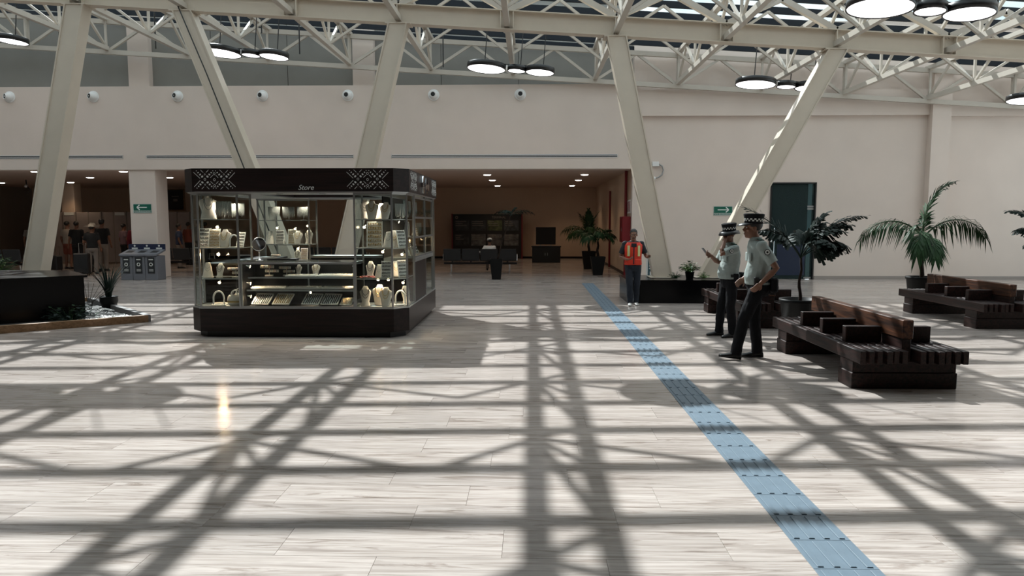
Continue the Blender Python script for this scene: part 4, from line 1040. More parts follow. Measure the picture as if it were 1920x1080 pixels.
# ================================================================= people
M['skin'] = mat('skin', (.27,.125,.075), .55, var=.12, scale=12)
M['skin_d'] = mat('skin_tan', (.20,.09,.052), .55, var=.12, scale=12)
M['hair'] = mat('black_hair', (.010,.008,.007), .5, bump=.4, bscale=120)
M['eye'] = mat('eye_white', (.6,.58,.55), .3)
M['uniform'] = mat('grey_green_shirt', (.30,.345,.325), .8, var=.10, scale=9)
M['navy'] = mat('black_trousers', (.007,.007,.009), .8, spec=.2, var=.3, scale=9)
M['shoe'] = mat('black_leather', (.006,.006,.006), .35)
M['vest'] = mat('orange_red_vest', (.62,.035,.012), .65)
M['hi_vis'] = mat('yellow_reflector', (.62,.60,.16), .4)
M['silver'] = mat('silver_reflector', (.50,.52,.45), .35)
M['jeans'] = mat('dark_jeans', (.010,.015,.026), .85, var=.3, scale=20)
M['dk_shirt'] = mat('dark_polo', (.010,.012,.017), .8)
M['trainer'] = mat('pale_trainer', (.38,.37,.35), .6)
M['patch_w'] = mat('patch_white', (.62,.63,.60), .7)
def smooth_mesh(me): me.polygons.foreach_set('use_smooth', [True]*len(me.polygons))
def fuse(mb, name, m, parent, vox, it=3, amp=0., freq=(14,14,14)):
    """joins overlapping shapes into one continuous skin"""
    me0 = mb.mesh(name, m); t = bpy.data.objects.new('tmp', me0); COL.objects.link(t)
    r = t.modifiers.new('r', 'REMESH'); r.mode = 'VOXEL'; r.voxel_size = vox; r.use_smooth_shade = True
    k = t.modifiers.new('s', 'SMOOTH'); k.factor = .5; k.iterations = it
    dg = bpy.context.evaluated_depsgraph_get(); me = bpy.data.meshes.new_from_object(t.evaluated_get(dg))
    bpy.data.objects.remove(t); bpy.data.meshes.remove(me0)
    if amp:
        ns = [v.normal.copy() for v in me.vertices]
        for v, n_ in zip(me.vertices, ns):
            c = v.co; q = Vector((c.x*freq[0], c.y*freq[1], c.z*freq[2])); v.co = c + n_*(amp*(noise.noise(q) + .5*noise.noise(q*2.1)))
    me.materials.clear(); me.materials.append(m); smooth_mesh(me); me.name = name
    return link(name, me, parent)
def loft(mb, secs, n=18):
    vs = []
    for c, rx, ry in secs:
        for j in range(n):
            t = 2*math.pi*j/n; vs.append((c[0]+rx*math.cos(t), c[1]+ry*math.sin(t), c[2]))
    k = len(secs)
    fs = [(i*n+j, i*n+(j+1)%n, (i+1)*n+(j+1)%n, (i+1)*n+j) for i in range(k-1) for j in range(n)]
    return mb.add(vs, fs + [tuple(range(n))[::-1], tuple((k-1)*n+j for j in range(n))])
TORSO = [(.80,.145,.095),(.86,.170,.118),(.93,.172,.125),(1.02,.160,.118),(1.10,.155,.115),(1.20,.165,.120),(1.30,.178,.122),(1.38,.182,.108),(1.43,.155,.088),(1.465,.095,.070),(1.50,.058,.058),(1.54,.052,.054)]
def spine(P, z):
    a, b, c = Vector(P['pelvis']), Vector(P['chest']), Vector(P['neck'])
    if z < a.z: return Vector((a.x, a.y, z))
    if z < b.z: t = (z-a.z)/(b.z-a.z); q = a.lerp(b, t)
    else: t = min(1.3, (z-b.z)/(c.z-b.z)); q = b.lerp(c, t) if t <= 1 else c + (c-b)*(t-1)
    return Vector((q.x, q.y, z))
def hand(mb, wr, d, n, side, curl=.35, thumb=.5):
    d = Vector(d).normalized(); n = Vector(n); n = (n - d*n.dot(d)).normalized(); t = d.cross(n).normalized()*side; wr = Vector(wr)
    Mx = Matrix((t, n, d)).transposed()
    mb.ell(wr + d*.048, .040, .017, .055, Mx, 12, 8); mb.tube([wr - d*.03, wr + d*.03], [.026,.028], 10)
    for off, L in ((-.029,.060),(-.010,.074),(.010,.080),(.029,.070)):
        p = wr + d*.085 + t*off; dd = d.copy(); pts = [p - d*.03, p]; a = curl
        for seg in (.46,.31,.23):
            dd = (dd*math.cos(a) + n*math.sin(a)).normalized(); p = p + dd*L*seg; pts.append(p); nn = (n - dd*n.dot(dd)); n2 = nn.normalized() if nn.length > .01 else n; 
        mb.tube(pts, [.0105,.0105,.0100,.0092,.0080], 8)
        mb.ell(pts[-1], .0082,.0082,.0082, None, 8, 6)
    p = wr + d*.022 + t*.026; q = p + (d*.55 + t*.65 + n*thumb*.5).normalized()*.042; r_ = q + (d*.85 + t*.15 + n*thumb).normalized()*.034
    mb.tube([p, q, r_], [.0135,.0115,.0090], 8); mb.ell(r_, .009,.009,.009, None, 8, 6)
POSE = dict(pelvis=(0,0,.93), chest=(0,0,1.25), neck=(0,.005,1.48), head=(0,-.015,1.625), hr=(0,0),
    hipL=(.092,0,.90), kneeL=(.10,-.02,.50), ankL=(.10,.02,.085), hipR=(-.092,0,.90), kneeR=(-.10,-.02,.50), ankR=(-.10,.02,.085), toeL=(.12,-1,0), toeR=(-.12,-1,0),
    shL=(.180,.01,1.405), elL=(.245,.03,1.13), wrL=(.255,-.06,.90), shR=(-.180,.01,1.405), elR=(-.245,.03,1.13), wrR=(-.255,-.06,.90),
    nL=(-1,0,0), nR=(1,0,0), curlL=.35, curlR=.35)
def person(label, loc, rz, s, pose, top, bottom, skin='skin', vox=.0065, hair=True, sleeve=.55, shorts=False, shoes='shoe', fold=.006, belly=0., face=True, cat='person', group=None, name='person'):
    P = dict(POSE); P.update(pose); V = lambda k: Vector(P[k])
    o = empty(name, loc, rz, label, cat, group); o.scale = (s, s, s)
    hi = vox < .01
    # --- body
    b = MB()
    loft(b, [(spine(P, z), rx*.90, ry*.90) for z, rx, ry in TORSO])
    for S in 'LR':
        sd = 1 if S == 'L' else -1
        h, k, a = V('hip'+S), V('knee'+S), V('ank'+S)
        b.tube([h, h.lerp(k,.5), k, k.lerp(a,.35), a, a + Vector((0,0,-.05))], [.075,.066,.052,.050,.036,.036], 10)
        b.tube([a + Vector((0,.02,-.045)), a + Vector(P['toe'+S]).normalized()*.13 + Vector((0,0,-.055))], [.03,.024], 8)
        sh, e, w = V('sh'+S), V('el'+S), V('wr'+S)
        b.ell(sh, .062,.056,.060); b.tube([sh, sh.lerp(e,.5), e, e.lerp(w,.3), w], [.050,.047,.039,.040,.027], 10)
        hd = Vector(P.get('hd'+S, w-e))
        if hi: hand(b, w, hd, P['n'+S], sd, P['curl'+S])
        else: b.ell(w + hd.normalized()*.07, .036,.036,.075, Vector((0,0,1)).rotation_difference(hd).to_matrix(), 8, 6)
    hc = V('head'); yaw, pit = P['hr']; HM = Matrix.Rotation(R(yaw),3,'Z') @ Matrix.Rotation(R(pit),3,'X')
    H = lambda x,y,z: hc + HM @ Vector((x,y,z))
    b.tube([V('neck')+Vector((0,.0,-.05)), H(0,.015,-.04)], [.058,.052], 12)
    b.ell(H(0,.012,.035), .077,.098,.090, HM); b.ell(H(0,-.020,-.035), .060,.073,.092, HM); b.ell(H(0,-.062,-.098), .030,.026,.024, HM, 10, 7)
    if hi:
        b.tube([H(0,-.082,.022), H(0,-.098,-.010), H(0,-.112,-.028)], [.010,.012,.015], 8); b.ell(H(0,-.098,-.036), .019,.014,.010, HM, 10, 7)
        b.ell(H(0,-.078,.032), .054,.020,.012, HM, 12, 7); b.ell(H(0,-.090,-.064), .024,.011,.007, HM, 10, 6); b.ell(H(0,-.087,-.077), .021,.012,.008, HM, 10, 6)
        for sx_ in (-1,1): b.ell(H(.042*sx_,-.064,-.020), .022,.020,.020, HM, 10, 7)
    for sx_ in (-1,1): b.ell(H(.078*sx_,.008,-.008), .011,.022,.034, HM, 8, 6)
    fuse(b, 'body', M[skin], o, vox, 3)
    # --- face and hair
    if hi and face:
        for sx_ in (-1,1):
            ey = MB().ell(H(.031*sx_,-.080,.006), .013,.009,.0075, HM, 10, 6).build('eye', M['eye'], o, True)
            MB().ell(H(.031*sx_,-.0872,.006), .0055,.0035,.0058, HM, 8, 5).build('iris', M['hair'], ey, True)
            MB().beam(H(.013*sx_,-.096,.030), H(.050*sx_,-.080,.029), .008, .008).build('eyebrow', M['hair'], o)
        MB().beam(H(-.020,-.1005,-.0705), H(.020,-.1005,-.0705), .004, .003).build('mouth_line', M['hair'], o)
    if hair:
        e = MB().ell((0,.022,.045), .084,.100,.090, None, 26, 20); f = []
        for q in e.f:
            c = sum((Vector(e.v[i]) for i in q), Vector())/len(q)
            if c.z < -.045 or (c.y < -.045 and c.z < .075) or (c.y < -.0 and c.z < .02 and abs(c.x) < .1): continue
            f.append(q)
        e.f = f; e.m = [0]*len(f); e.xf(Matrix.Translation(hc) @ HM.to_4x4()); e.build('hair', M['hair'], o, True)
    # --- shirt, trousers, shoes
    t = MB()
    loft(t, [(spine(P, z) + Vector((0,-belly*math.exp(-((z-1.05)/.12)**2)*.5,0)), rx+.014, ry+.014+belly*math.exp(-((z-1.05)/.12)**2)*.5) for z, rx, ry in TORSO if .88 < z < 1.47])
    for S in 'LR':
        sh, e, w = V('sh'+S), V('el'+S), V('wr'+S)
        t.ell(sh, .072,.066,.068); 
        if sleeve <= 1: end = sh.lerp(e, sleeve + .22); t.tube([sh, sh.lerp(end,.5), end], [.064,.066,.067], 12)
        else: t.tube([sh, sh.lerp(e,.5), e, w], [.062,.060,.054,.043], 12)
    shirt = fuse(t, 'shirt', M[top], o, vox*1.3, 2, fold, (11,11,16))
    l = MB()
    loft(l, [(spine(P, z), rx+.016, ry+.016) for z, rx, ry in [(.79,.135,.09)]+TORSO if z < 1.0])
    for S in 'LR':
        h, k, a = V('hip'+S), V('knee'+S), V('ank'+S)
        if shorts: l.tube([h, h.lerp(k,.5), k + Vector((0,0,.04))], [.100,.094,.088], 12)
        else: l.tube([h, h.lerp(k,.45), k, k.lerp(a,.4), k.lerp(a,.8), a + Vector((0,0,-.03))], [.100,.088,.074,.070,.066,.068], 12)
    fuse(l, 'shorts' if shorts else 'trousers', M[bottom], o, vox*1.3, 2, fold*1.2, (16,16,9))
    for S in 'LR':
        a = V('ank'+S); f = Vector(P['toe'+S]); f = Vector((f.x, f.y, f.z)).normalized(); r_ = Vector((-f.y, f.x, 0)).normalized(); u = r_.cross(f)*-1
        u = f.cross(r_) if f.cross(r_).z > 0 else r_.cross(f)
        base = a - u*.085; sm = MB(); n = 12; vs = []
        prof = [(-.075,.026,.05),(-.06,.034,.085),(-.01,.036,.10),(.05,.040,.075),(.12,.046,.055),(.17,.040,.042),(.20,.020,.03)]
        for d_, w_, h_ in prof:
            for j in range(n):
                an = 2*math.pi*j/n; vs.append(base + f*d_ + r_*(w_*math.cos(an)) + u*(max(0, .5+.5*math.sin(an))*h_))
        sm.add(vs, [(i*n+j, i*n+(j+1)%n, (i+1)*n+(j+1)%n, (i+1)*n+j) for i in range(len(prof)-1) for j in range(n)] + [tuple(range(n))[::-1], tuple((len(prof)-1)*n+j for j in range(n))])
        sm.build('shoe', M[shoes], o, True)
    return o, P, H, HM
def belt(o, P, m='shoe', z=.985, g=.026):
    sec = [(zz, .166+g, .121+g) for zz in (z-.022, z+.022)]; mb = MB(); n = 28; vs = []
    for zz, rx, ry in sec:
        c = spine(P, zz)
        for j in range(n): tt_ = 2*math.pi*j/n; vs.append((c.x+rx*math.cos(tt_), c.y+ry*math.sin(tt_), zz))
    mb.add(vs, [(j,(j+1)%n,n+(j+1)%n,n+j) for j in range(n)]).build('belt', M[m], o, True)
    c = spine(P, z); MB().cbox(c.x-.03,c.x+.03,c.y-.121-g-.008,c.y-.121-g+.004,z-.02,z+.02,.003).build('buckle', M['alu'], o)
def cap(o, H, HM, brim=False):
    T = Matrix.Translation(H(0,.010,.055)) @ HM.to_4x4() @ Matrix.Diagonal((1,1.16,1,1))
    MB().lathe([(.094,0),(.098,.05),(.108,.105),(.108,.118),(.09,.124),(.0,.126)], 30).xf(T).build('cap_crown', M['navy'], o, True)
    ch = MB(); n = 30
    for rI in range(2):
        for j in range(n):
            if (j + rI) % 2: continue
            a0, a1 = 2*math.pi*j/n, 2*math.pi*(j+1)/n; z0, z1 = .028+.018*rI, .046+.018*rI
            r0, r1 = .0985+.0013*rI, .0998+.0013*rI
            ch.add([(r0*math.cos(a0),r0*math.sin(a0),z0),(r0*math.cos(a1),r0*math.sin(a1),z0),(r1*math.cos(a1),r1*math.sin(a1),z1),(r1*math.cos(a0),r1*math.sin(a0),z1)], [(0,1,2,3)])
    ch.xf(T).build('checker_band', M['patch_w'], o)
    v = MB(); k = 14; vs = []
    lo, hi_ = (R(200), R(340)) if not brim else (0, 2*math.pi)
    K = k if not brim else 32
    for j in range(K+1):
        a = lo + (hi_-lo)*j/K; f = max(0, math.sin((a-lo)/(hi_-lo)*math.pi)) if not brim else (.75 + .25*abs(math.sin(a)))
        L_ = .075*f if not brim else .062*f
        for rr, zz in ((.093,.012),(.097+L_*.6,.004-L_*.10),(.096+L_,-.004-L_*(.35 if not brim else .75)),(.096+L_,-.010-L_*(.35 if not brim else .75)),(.093,.0)):
            vs.append((rr*math.cos(a), rr*math.sin(a), zz))
    v.add(vs, [(j*5+i, j*5+(i+1)%5, (j+1)*5+(i+1)%5, (j+1)*5+i) for j in range(K) for i in range(5)]).xf(T).build('cap_visor' if not brim else 'cap_brim', M['shoe'], o, True)
def uniform_bits(o, P):
    for S in 'LR':
        sd = 1 if S == 'L' else -1; sh, e = Vector(P['sh'+S]), Vector(P['el'+S]); d = (e-sh).normalized()
        out = Vector((sd,0,0)); out = (out - d*out.dot(d)).normalized(); c = sh + d*.10 + out*.064
        pt = MB().lathe([(.036,0),(.036,.008),(.030,.010)], 20, c, out).build('sleeve_patch', M['shoe'], o)
        MB().lathe([(.028,.0095),(.028,.011)], 18, c, out).build('patch_disc', M['patch_w'], pt); MB().lathe([(.012,.0115),(.012,.0125)], 12, c, out).build('patch_mark', M['shoe'], pt)
        nk = Vector(P['neck']); MB().beam(sh + Vector((sd*.01,0,.068)), sh.lerp(nk,.55) + Vector((0,0,.040)), .05, .012).build('epaulette', mat('dark_green_cloth', (.010,.045,.030), .8) if 'epa' not in M else M['epa'], o)
    n = spine(P, 1.475); MB().lathe([(.075,-.035),(.082,-.02),(.070,.03),(.064,.034),(.066,.0)], 20).xf(Matrix.Translation(n)).build('collar', M['uniform'], o, True)
    for sd in (-1,1):
        c = spine(P, 1.27); MB().cbox(c.x+sd*.085-.045, c.x+sd*.085+.045, c.y-.146, c.y-.128, 1.21, 1.32, .005).build('chest_pocket', M['uniform'], o)
    c = spine(P, 1.2); MB().box(c.x-.014, c.x+.014, c.y-.142, c.y-.130, 1.02, 1.42).build('button_placket', M['uniform'], o)
M['epa'] = mat('dark_green_cloth', (.010,.045,.030), .8)
# --- officer by the bench, seen from his left side, striding pose
o, P, H, HM = person('uniformed officer with a flat checkered cap and hand at his belt, beside the bench', (2.86, 9.10, 0), R(-94), 1.03,
    dict(pelvis=(0,.02,.93), chest=(0,.03,1.25), neck=(0,-.03,1.48), head=(0,-.075,1.615), hr=(4,-2),
         kneeL=(.10,-.17,.50), ankL=(.09,-.25,.095), toeL=(.10,-1,.14), kneeR=(-.09,.0,.50), ankR=(-.09,.05,.088), toeR=(-.15,-1,0),
         shL=(.185,.0,1.405), elL=(.25,.16,1.14), wrL=(.235,-.01,.96), hdL=(-.05,-.22,-.26), nL=(-1,-.2,.1), curlL=.45,
         shR=(-.185,-.02,1.405), elR=(-.25,.10,1.14), wrR=(-.20,-.12,.98), hdR=(.1,-.25,-.2), nR=(1,0,0)),
    'uniform', 'navy', 'skin_d', .0065, belly=.05)
cap(o, H, HM); uniform_bits(o, P); belt(o, P)
MB().cbox(.05,.19,.13,.21,.84,1.02,.02).build('belt_pouch', M['navy'], o); MB().cbox(-.14,.06,.13,.23,.80,1.03,.03).build('waist_bag', M['navy'], o)
MB().cbox(.165,.205,-.08,-.02,.90,1.03,.01).build('radio', M['black'], o)
# --- second officer, raising a hand to his face and holding a phone
o, P, H, HM = person('uniformed officer in a brimmed checkered cap raising one hand to his face', (3.0, 10.86, 0), R(-80), .955,
    dict(pelvis=(0,.0,.93), chest=(0,.02,1.25), neck=(0,-.01,1.48), head=(0,-.03,1.625), hr=(22,6),
         kneeL=(.10,-.02,.50), ankL=(.10,.03,.088), kneeR=(-.10,-.08,.50), ankR=(-.12,-.10,.088),
         shL=(.185,-.01,1.405), elL=(.20,-.25,1.33), wrL=(.10,-.145,1.535), hdL=(-.06,.045,.075), nL=(-.5,.85,0), curlL=.75,
         shR=(-.18,-.01,1.405), elR=(-.23,-.10,1.17), wrR=(-.12,-.265,1.285), hdR=(.02,-.12,.06), nR=(.9,.1,.3), curlR=.65),
    'uniform', 'navy', 'skin_d', .0065, belly=.07)
cap(o, H, HM, True); uniform_bits(o, P); belt(o, P)
MB().cbox(-.12,.10,.13,.24,.78,1.03,.03).build('waist_bag', M['navy'], o); MB().cbox(.16,.20,-.02,.06,.86,1.02,.01).build('belt_pouch', M['navy'], o)
ph = empty('phone', (2.66, 11.00, 1.285), R(-80), 'black phone held up in the brimmed-cap officer\'s hand', 'phone')
MB().cbox(-.036,.036,-.005,.005,-.075,.075,.004).build('case', M['black'], ph); MB().box(-.031,.031,.005,.0058,-.068,.068).build('screen', M['dark_hole'], ph)
ph.rotation_euler = (R(38), 0, R(-80))
# --- man in the hi-vis vest walking towards us
o, P, H, HM = person('man in an orange red reflective vest and dark jeans walking past the black planter', (2.12, 14.92, 0), R(-3), .915,
    dict(kneeL=(.09,-.03,.50), ankL=(.08,.06,.088), kneeR=(-.08,-.10,.50), ankR=(-.06,-.08,.09), head=(0,-.04,1.61), hr=(-6,10),
         elL=(.29,.05,1.13), wrL=(.30,-.20,1.11), hdL=(.05,-.25,.02), nL=(0,.1,1), elR=(-.29,.05,1.11), wrR=(-.16,-.20,1.06), hdR=(.2,-.12,.02), nR=(0,.2,1), curlL=.5, curlR=.5),
    'dk_shirt', 'jeans', 'skin_d', .0075, shoes='trainer')
ve = MB(); loft(ve, [(spine(P, z), rx+.032, ry+.032) for z, rx, ry in TORSO if .9 < z < 1.40] + [(spine(P,1.44), .165, .105)])
vest = fuse(ve, 'safety_vest', M['vest'], o, .012, 2, .004, (10,10,14))
for sd in (-1,1):
    def strip(x0, x1, z0, z1, m, nm, g=.036):
        mb = MB(); k = 6; vs = []
        for i in range(k+1):
            z = z0 + (z1-z0)*i/k; c = spine(P, z)
            rx = [.172,.178][z > 1.2] + g; ry = (.118 + .007*math.sin((z-1.0)*6)) + g
            for x in (x0, x1): vs.append((c.x + x, c.y - ry*math.sqrt(max(.05, 1-(x/rx)**2)) - .004, z))
        mb.add(vs, [(2*i,2*i+1,2*i+3,2*i+2) for i in range(k)]).build(nm, m, vest)
    strip(sd*.115-.028, sd*.115-.010, 1.13, 1.37, M['hi_vis'], 'reflective_strip'); strip(sd*.115-.010, sd*.115+.010, 1.13, 1.37, M['silver'], 'reflective_strip'); strip(sd*.115+.010, sd*.115+.028, 1.13, 1.37, M['hi_vis'], 'reflective_strip')
    c = spine(P, 1.0); MB().cbox(c.x+sd*.10-.065, c.x+sd*.10+.065, c.y-.165, c.y-.13, .93, 1.06, .012).build('vest_pocket', M['vest'], vest)
strip(-.012, .012, .95, 1.40, M['dk_shirt'], 'zip', .038)
strip(-.06, .06, 1.34, 1.42, M['dk_shirt'], 'neck_opening', .037)
MB().beam(H(-.028,-.104,-.056), H(.028,-.104,-.056), .012, .012).build('moustache', M['hair'], o)
MB().cbox(-.02,.02,-.06,.06,0,.012,.004).xf(Matrix.Translation((.335,-.31,1.115))).build('handheld_radio', M['black'], o)
# --- people at the far counters and waiting area
def far(label, x, y, rz, s, top, bottom, pose=None, hat=None, shorts=False, sleeve=.5, hair=True, skin='skin_d'):
    o, P, H, HM = person(label, (x, y, 0), R(rz), s, pose or {}, top, bottom, skin, .018, hair, sleeve, shorts, fold=.004)
    if hat:
        T = Matrix.Translation(H(0,.01,.065)) @ HM.to_4x4()
        if hat == 'cap': MB().lathe([(.09,0),(.095,.04),(.07,.075),(.0,.085)], 18).xf(T).build('cap', M['black'], o, True)
        else: MB().lathe([(.235,.0),(.24,.006),(.10,.012),(.095,.07),(.06,.10),(.0,.10)], 24).xf(T).build('hat', M[hat], o, True)
    return o
M['straw'] = mat('pale_straw', (.60,.54,.45), .8, var=.2, scale=40)
M['cream_cloth'] = mat('cream_cloth', (.40,.33,.27), .85, var=.25, scale=14, stretch=(6,1,.3))
M['rust'] = mat('rust_cloth', (.20,.05,.03), .85); M['plum'] = mat('plum_cloth', (.16,.10,.12), .85); M['crimson'] = mat('crimson_cloth', (.13,.008,.018), .85)
M['blackc'] = mat('black_cloth', (.006,.006,.007), .85); M['greyc'] = mat('grey_cloth', (.20,.17,.15), .85); M['bluec'] = mat('blue_cloth', (.03,.045,.09), .85)
M['luggage'] = mat('black_luggage', (.007,.007,.008), .5)
far('person in a cream striped shirt and rust shorts seen from behind', -17.05, 25.9, 172, 1.0, 'cream_cloth', 'rust', shorts=True)
far('person all in black seen from behind, between the striped shirt and the hats', -16.25, 25.2, 185, 1.0, 'blackc', 'blackc', dict(wrL=(.30,.0,.90)))
far('person in a wide straw hat and black top beside the tall suitcase', -14.62, 23.45, 200, .93, 'blackc', 'greyc', dict(elL=(.27,.0,1.13), wrL=(.22,-.18,1.0)), 'straw')
far('person in a small pale hat behind the straw hat', -15.05, 24.2, 170, .95, 'blackc', 'blackc', None, 'straw')
far('tall person in a black cap behind the two hats', -15.15, 24.9, 185, 1.03, 'blackc', 'greyc', None, 'cap')
far('person in a plum top standing by the pale partition', -15.35, 26.6, 150, .95, 'plum', 'blackc')
far('person in a crimson jacket beside the plum top', -14.75, 26.3, 210, .97, 'crimson', 'blackc', None, None, False, 1.5)
far('person in a rust top behind the seats past the pillar', -13.75, 28.4, 160, .98, 'rust', 'blackc')
far('taller person in grey behind the rust top', -13.95, 29.7, 20, 1.04, 'greyc', 'blackc')
far('person in black beside the rust top', -13.2, 28.7, 190, .98, 'blackc', 'blackc')
far('person in a blue top close behind the square pillar', -13.15, 26.4, 120, .95, 'bluec', 'greyc')
far('person standing behind the shrubs by the leaning column', -18.6, 26.2, 200, .98, 'greyc', 'blackc')
def suitcase(x, y, rz, h, label):
    o = empty('suitcase', (x, y, 0), R(rz), label, 'suitcase')
    MB().cbox(-.22,.22,-.13,.13,.05,h,.03).build('shell', M['luggage'], o)
    for a in (-.17,.17):
        for b_ in (-.09,.09): MB().lathe([(.025,-.012),(.025,.012)], 12, (a,b_,.025), (1,0,0)).build('wheel', M['black'], o)
    MB().tube([(-.10,.10,h),(-.10,.10,h+.32),(.10,.10,h+.32),(.10,.10,h)], .010, 6).build('handle', M['chrome'], o)
    return o
suitcase(-14.55, 22.75, 15, .72, 'tall black roller suitcase in front of the straw hat')
suitcase(-16.75, 24.7, -20, .55, 'small black roller suitcase beside the person in black')
# seated person with a white cap, back to us
SX, SY = -1.42, 24.36
o, P, H, HM = person('seated person in a white cap and pale top, back turned, on the dark waiting seats', (SX, SY, -.33), R(180), .86,
    dict(pelvis=(0,.02,.93), chest=(0,.06,1.25), neck=(0,.03,1.48), kneeL=(.12,-.44,.93), ankL=(.12,-.46,.53), kneeR=(-.12,-.44,.93), ankR=(-.12,-.46,.53), elL=(.30,.12,1.22), wrL=(.42,-.1,1.2), elR=(-.26,-.02,1.15), wrR=(-.2,-.28,1.02), hr=(20,0)),
    'white', 'greyc', 'skin_d', .018, True, 1.4)
T = Matrix.Translation(H(0,.01,.05)) @ HM.to_4x4(); MB().lathe([(.095,0),(.10,.04),(.075,.085),(.0,.10)], 18).xf(T).build('cap', M['white'], o, True)
MB().cbox(-.07,.07,-.17,-.08,-.004,.008,.003).xf(T).build('cap_visor', M['white'], o)
# ================================================================= things in the low hall
M['seat_black'] = mat('black_perforated_steel', (.022,.022,.023), .45, spec=.3)
def seats(x, y, n, rz, label, w=.62):
    o = empty('waiting_seats', (x, y, 0), R(rz), label, 'seating')
    L = n*w/2
    MB().box(-L,L,-.03,.03,.30,.37).build('beam', M['black'], o)
    for i in range(n):
        cx = -L + w*(i+.5)
        MB().cbox(cx-w/2+.02,cx+w/2-.02,-.26,.24,.42,.46,.012).build('seat', M['seat_black'], o)
        mb = MB().cbox(-w/2+.02,w/2-.02,-.02,.02,0,.40,.012); mb.xf(Matrix.Translation((cx,.26,.44)) @ Matrix.Rotation(R(-10),4,'X')); mb.build('backrest', M['seat_black'], o)
        MB().box(cx-.03,cx+.03,-.03,.2,.37,.42).build('bracket', M['black'], o)
    for i in range(n+1):
        cx = -L + w*i; MB().tube([(cx,.22,.44),(cx,.20,.64),(cx,-.16,.64),(cx,-.20,.44)], .014, 6).build('armrest', M['chrome'], o)
    for cx in (-L+.25, L-.25):
        MB().beam((cx,0,.30),(cx,0,.04),.05,.05).box(cx-.03,cx+.03,-.28,.28,0,.045).build('leg', M['chrome'], o)
    return o
seats(-1.72, 24.2, 4, 180, 'row of four dark waiting seats with their backs to us, under the white cap')
seats(-12.35, 24.6, 4, 180, 'row of dark waiting seats behind the recycling bins')
seats(-18.2, 23.2, 5, 180, 'row of dark waiting seats behind the shrubs and leaning column')
seats(-7.4, 25.5, 5, 180, 'row of dark waiting seats behind the kiosk')
# poster wall
pw = empty('poster_board', (-2.06, 33.4, 0), 0, 'wide black display board with rows of posters behind the waiting seats', 'display board')
MB().box(-1.6,1.6,0,.12,.05,2.08).build('board', M['dark_hole'], pw); MB().box(-1.66,-1.6,-.02,.14,0,2.1).build('end_post', M['red'], pw); MB().box(1.6,1.66,-.02,.14,0,2.1).build('end_post', M['red'], pw)
pc = [(.05,.055,.06),(.04,.045,.05),(.10,.12,.05),(.08,.09,.10)]
for i in range(4):
    x = -1.52 + .77*i
    for z0, z1, c in ((1.32,1.80,pc[i]), (.62,1.16,(.16,.16,.16) if i else (.05,.05,.055))):
        p = MB().box(x,x+.68,-.012,0,z0,z1).build('poster', mat('poster_ink', c, .6, var=.8, scale=5), pw)
        for k in range(3): MB().box(x+.05,x+.05+random.uniform(.2,.55),-.014,-.012,z1-.07-.09*k,z1-.045-.09*k).build('text_line', M['greyc'], p)
text('lettering', 'TERMINAL', .14, M['greyc'], pw, (.55,-.012,1.93), (R(90),0,0), .002); MB().lathe([(.07,0),(.07,.012),(.04,.012),(.04,0)], 18, (-1.42,0,1.93), (0,-1,0)).build('round_mark', M['greyc'], pw)
# television on a black cabinet
cab = empty('tv_cabinet', (.64, 30.6, 0), 0, 'low black cabinet against the brown inner wall', 'cabinet')
MB().cbox(-.60,.60,-.22,.25,.0,.66,.008).build('body', M['black'], cab); MB().cbox(-.63,.63,-.25,.27,.66,.70,.006).build('top', M['black'], cab)
for s in (-1,1): d = MB().box(min(s*.01,s*.58),max(s*.01,s*.58),-.235,-.22,.04,.62).build('door', M['black'], cab); MB().box(s*.05-.01,s*.05+.01,-.25,-.235,.3,.42).build('handle', M['alu'], d)
tv = empty('television', (.62, 30.6, .70), 0, 'black television standing on the low cabinet', 'television')
MB().cbox(-.42,.42,-.03,.04,.06,.80,.01).build('case', M['black'], tv); MB().box(-.40,.40,-.034,-.03,.09,.78).build('screen', M['dark_hole'], tv)
MB().box(-.30,-.05,-.10,.08,0,.02).box(.05,.30,-.10,.08,0,.02).box(-.25,-.2,-.02,.02,.02,.08).box(.2,.25,-.02,.02,.02,.08).build('foot', M['alu'], tv)
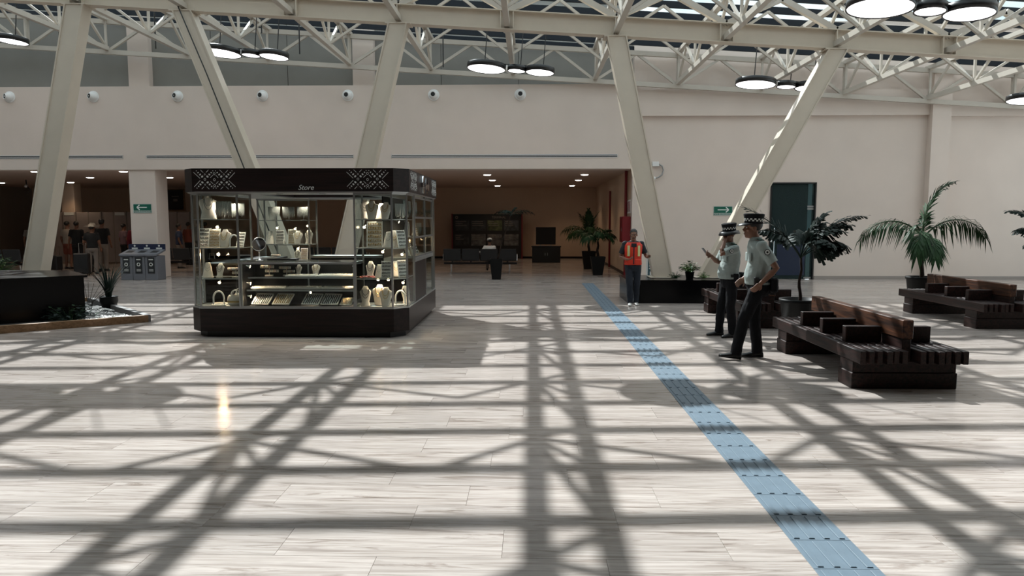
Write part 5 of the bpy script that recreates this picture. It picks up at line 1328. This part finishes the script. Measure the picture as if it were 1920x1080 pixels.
# recycling bins under the sign
rb = empty('recycling_bins', (-11.70, 21.22, 0), 0, 'three part grey recycling bin unit in front of the square pillar', 'bin')
M['bin_grey'] = mat('bin_grey', (.15,.155,.175), .5); M['bin_dark'] = mat('bin_dark', (.02,.022,.025), .5); M['bin_blue'] = mat('bin_blue', (.010,.016,.05), .5)
for i in range(3):
    x0 = -.56 + .375*i
    b_ = MB().cbox(x0,x0+.365,-.24,.26,.0,.72,.012).build('bin_body', M['bin_grey'], rb)
    MB().box(x0+.08,x0+.29,-.248,-.24,.20,.68).build('label_panel', M['bin_dark'], b_)
    MB().lathe([(.055,0),(.055,.006),(.033,.006),(.033,0)], 16, (x0+.185,-.248,.47), (0,-1,0)).build('round_symbol', M['patch_w'], b_)
    MB().box(x0+.12,x0+.25,-.252,-.248,.60,.63).box(x0+.12,x0+.25,-.252,-.248,.31,.325).box(x0+.12,x0+.25,-.252,-.248,.27,.285).build('label_text', M['patch_w'], b_)
    MB().add([(x0-.01,-.28,.72),(x0+.375,-.28,.72),(x0+.375,.28,.86),(x0-.01,.28,.86),(x0-.01,-.28,.77),(x0+.375,-.28,.77),(x0+.375,.28,.91),(x0-.01,.28,.91)], [(0,3,2,1),(4,5,6,7),(0,1,5,4),(1,2,6,5),(2,3,7,6),(3,0,4,7)]).build('sloping_lid', M['bin_grey'], rb)
    MB().add([(x0+.08,-.10,.816),(x0+.29,-.10,.816),(x0+.29,.12,.871),(x0+.08,.12,.871)], [(0,1,2,3)]).build('opening', M['dark_hole'], rb)
MB().box(-.56,.565,.25,.28,.88,1.06).build('header_board', M['bin_blue'], rb)
for i in range(3): MB().lathe([(.03,0),(.03,.004)], 14, (-.37+.375*i,.25,1.01), (0,-1,0)).box(-.46+.375*i,-.28+.375*i,.246,.25,.91,.955).build('header_icon', M['patch_w'], rb)
# pale partition screens
ps = empty('partition_screen', (-17.2, 29.2, 0), 0, 'row of pale folding partition panels behind the travellers', 'partition')
M['screen'] = mat('pale_screen', (.30,.25,.23), .8, var=.1, scale=3)
for i in range(12):
    x = -3.2 + .53*i; MB().cbox(x,x+.50,-.02+.03*(i%2),.02+.03*(i%2),.08,2.12,.006).build('panel', M['screen'], ps); MB().box(x+.5,x+.53,-.02,.05,0,2.15).build('post', M['greyc'], ps)
for i in (2,6,9): MB().box(-3.2+.53*i+.05,-3.2+.53*i+.45,-.03,-.02,2.0,2.12).build('notice', M['patch_w'], ps)
# framed picture and ceiling cameras
pf = empty('framed_picture', (-17.0, 33.96, 2.25), 0, 'dark picture in a wooden frame on the inner wall', 'picture')
MB().box(-.46,-.40,-.05,0,0,1.05).box(.40,.46,-.05,0,0,1.05).box(-.40,.40,-.05,0,0,.06).box(-.40,.40,-.05,0,.99,1.05).build('frame', M['kerb'], pf); MB().box(-.40,.40,-.02,0,.06,.99).build('picture', mat('dark_painting', (.03,.022,.018), .5, var=.8, scale=4), pf); MB().box(-.18,.18,-.022,-.02,.66,.70).box(-.1,.1,-.022,-.02,.45,.56).build('print', M['greyc'], pf)
for x, y, lab in ((-18.3,27.2,'small camera on a curved black arm hanging beside the leaning column'),(-19.4,27.2,'small camera on a curved black arm farther from the leaning column')):
    o = empty('ceiling_camera', (x, y, 3.34), 0, lab, 'camera')
    MB().tube([(0,0,0),(0,0,-.15),(.05,0,-.28),(.13,0,-.38),(.10,0,-.50),(.0,0,-.52)], .02, 8).build('arm', M['black'], o, True); MB().tube([(0,0,-.22),(.03,-.08,-.26)], .045, 10).build('camera_head', M['white'], o)
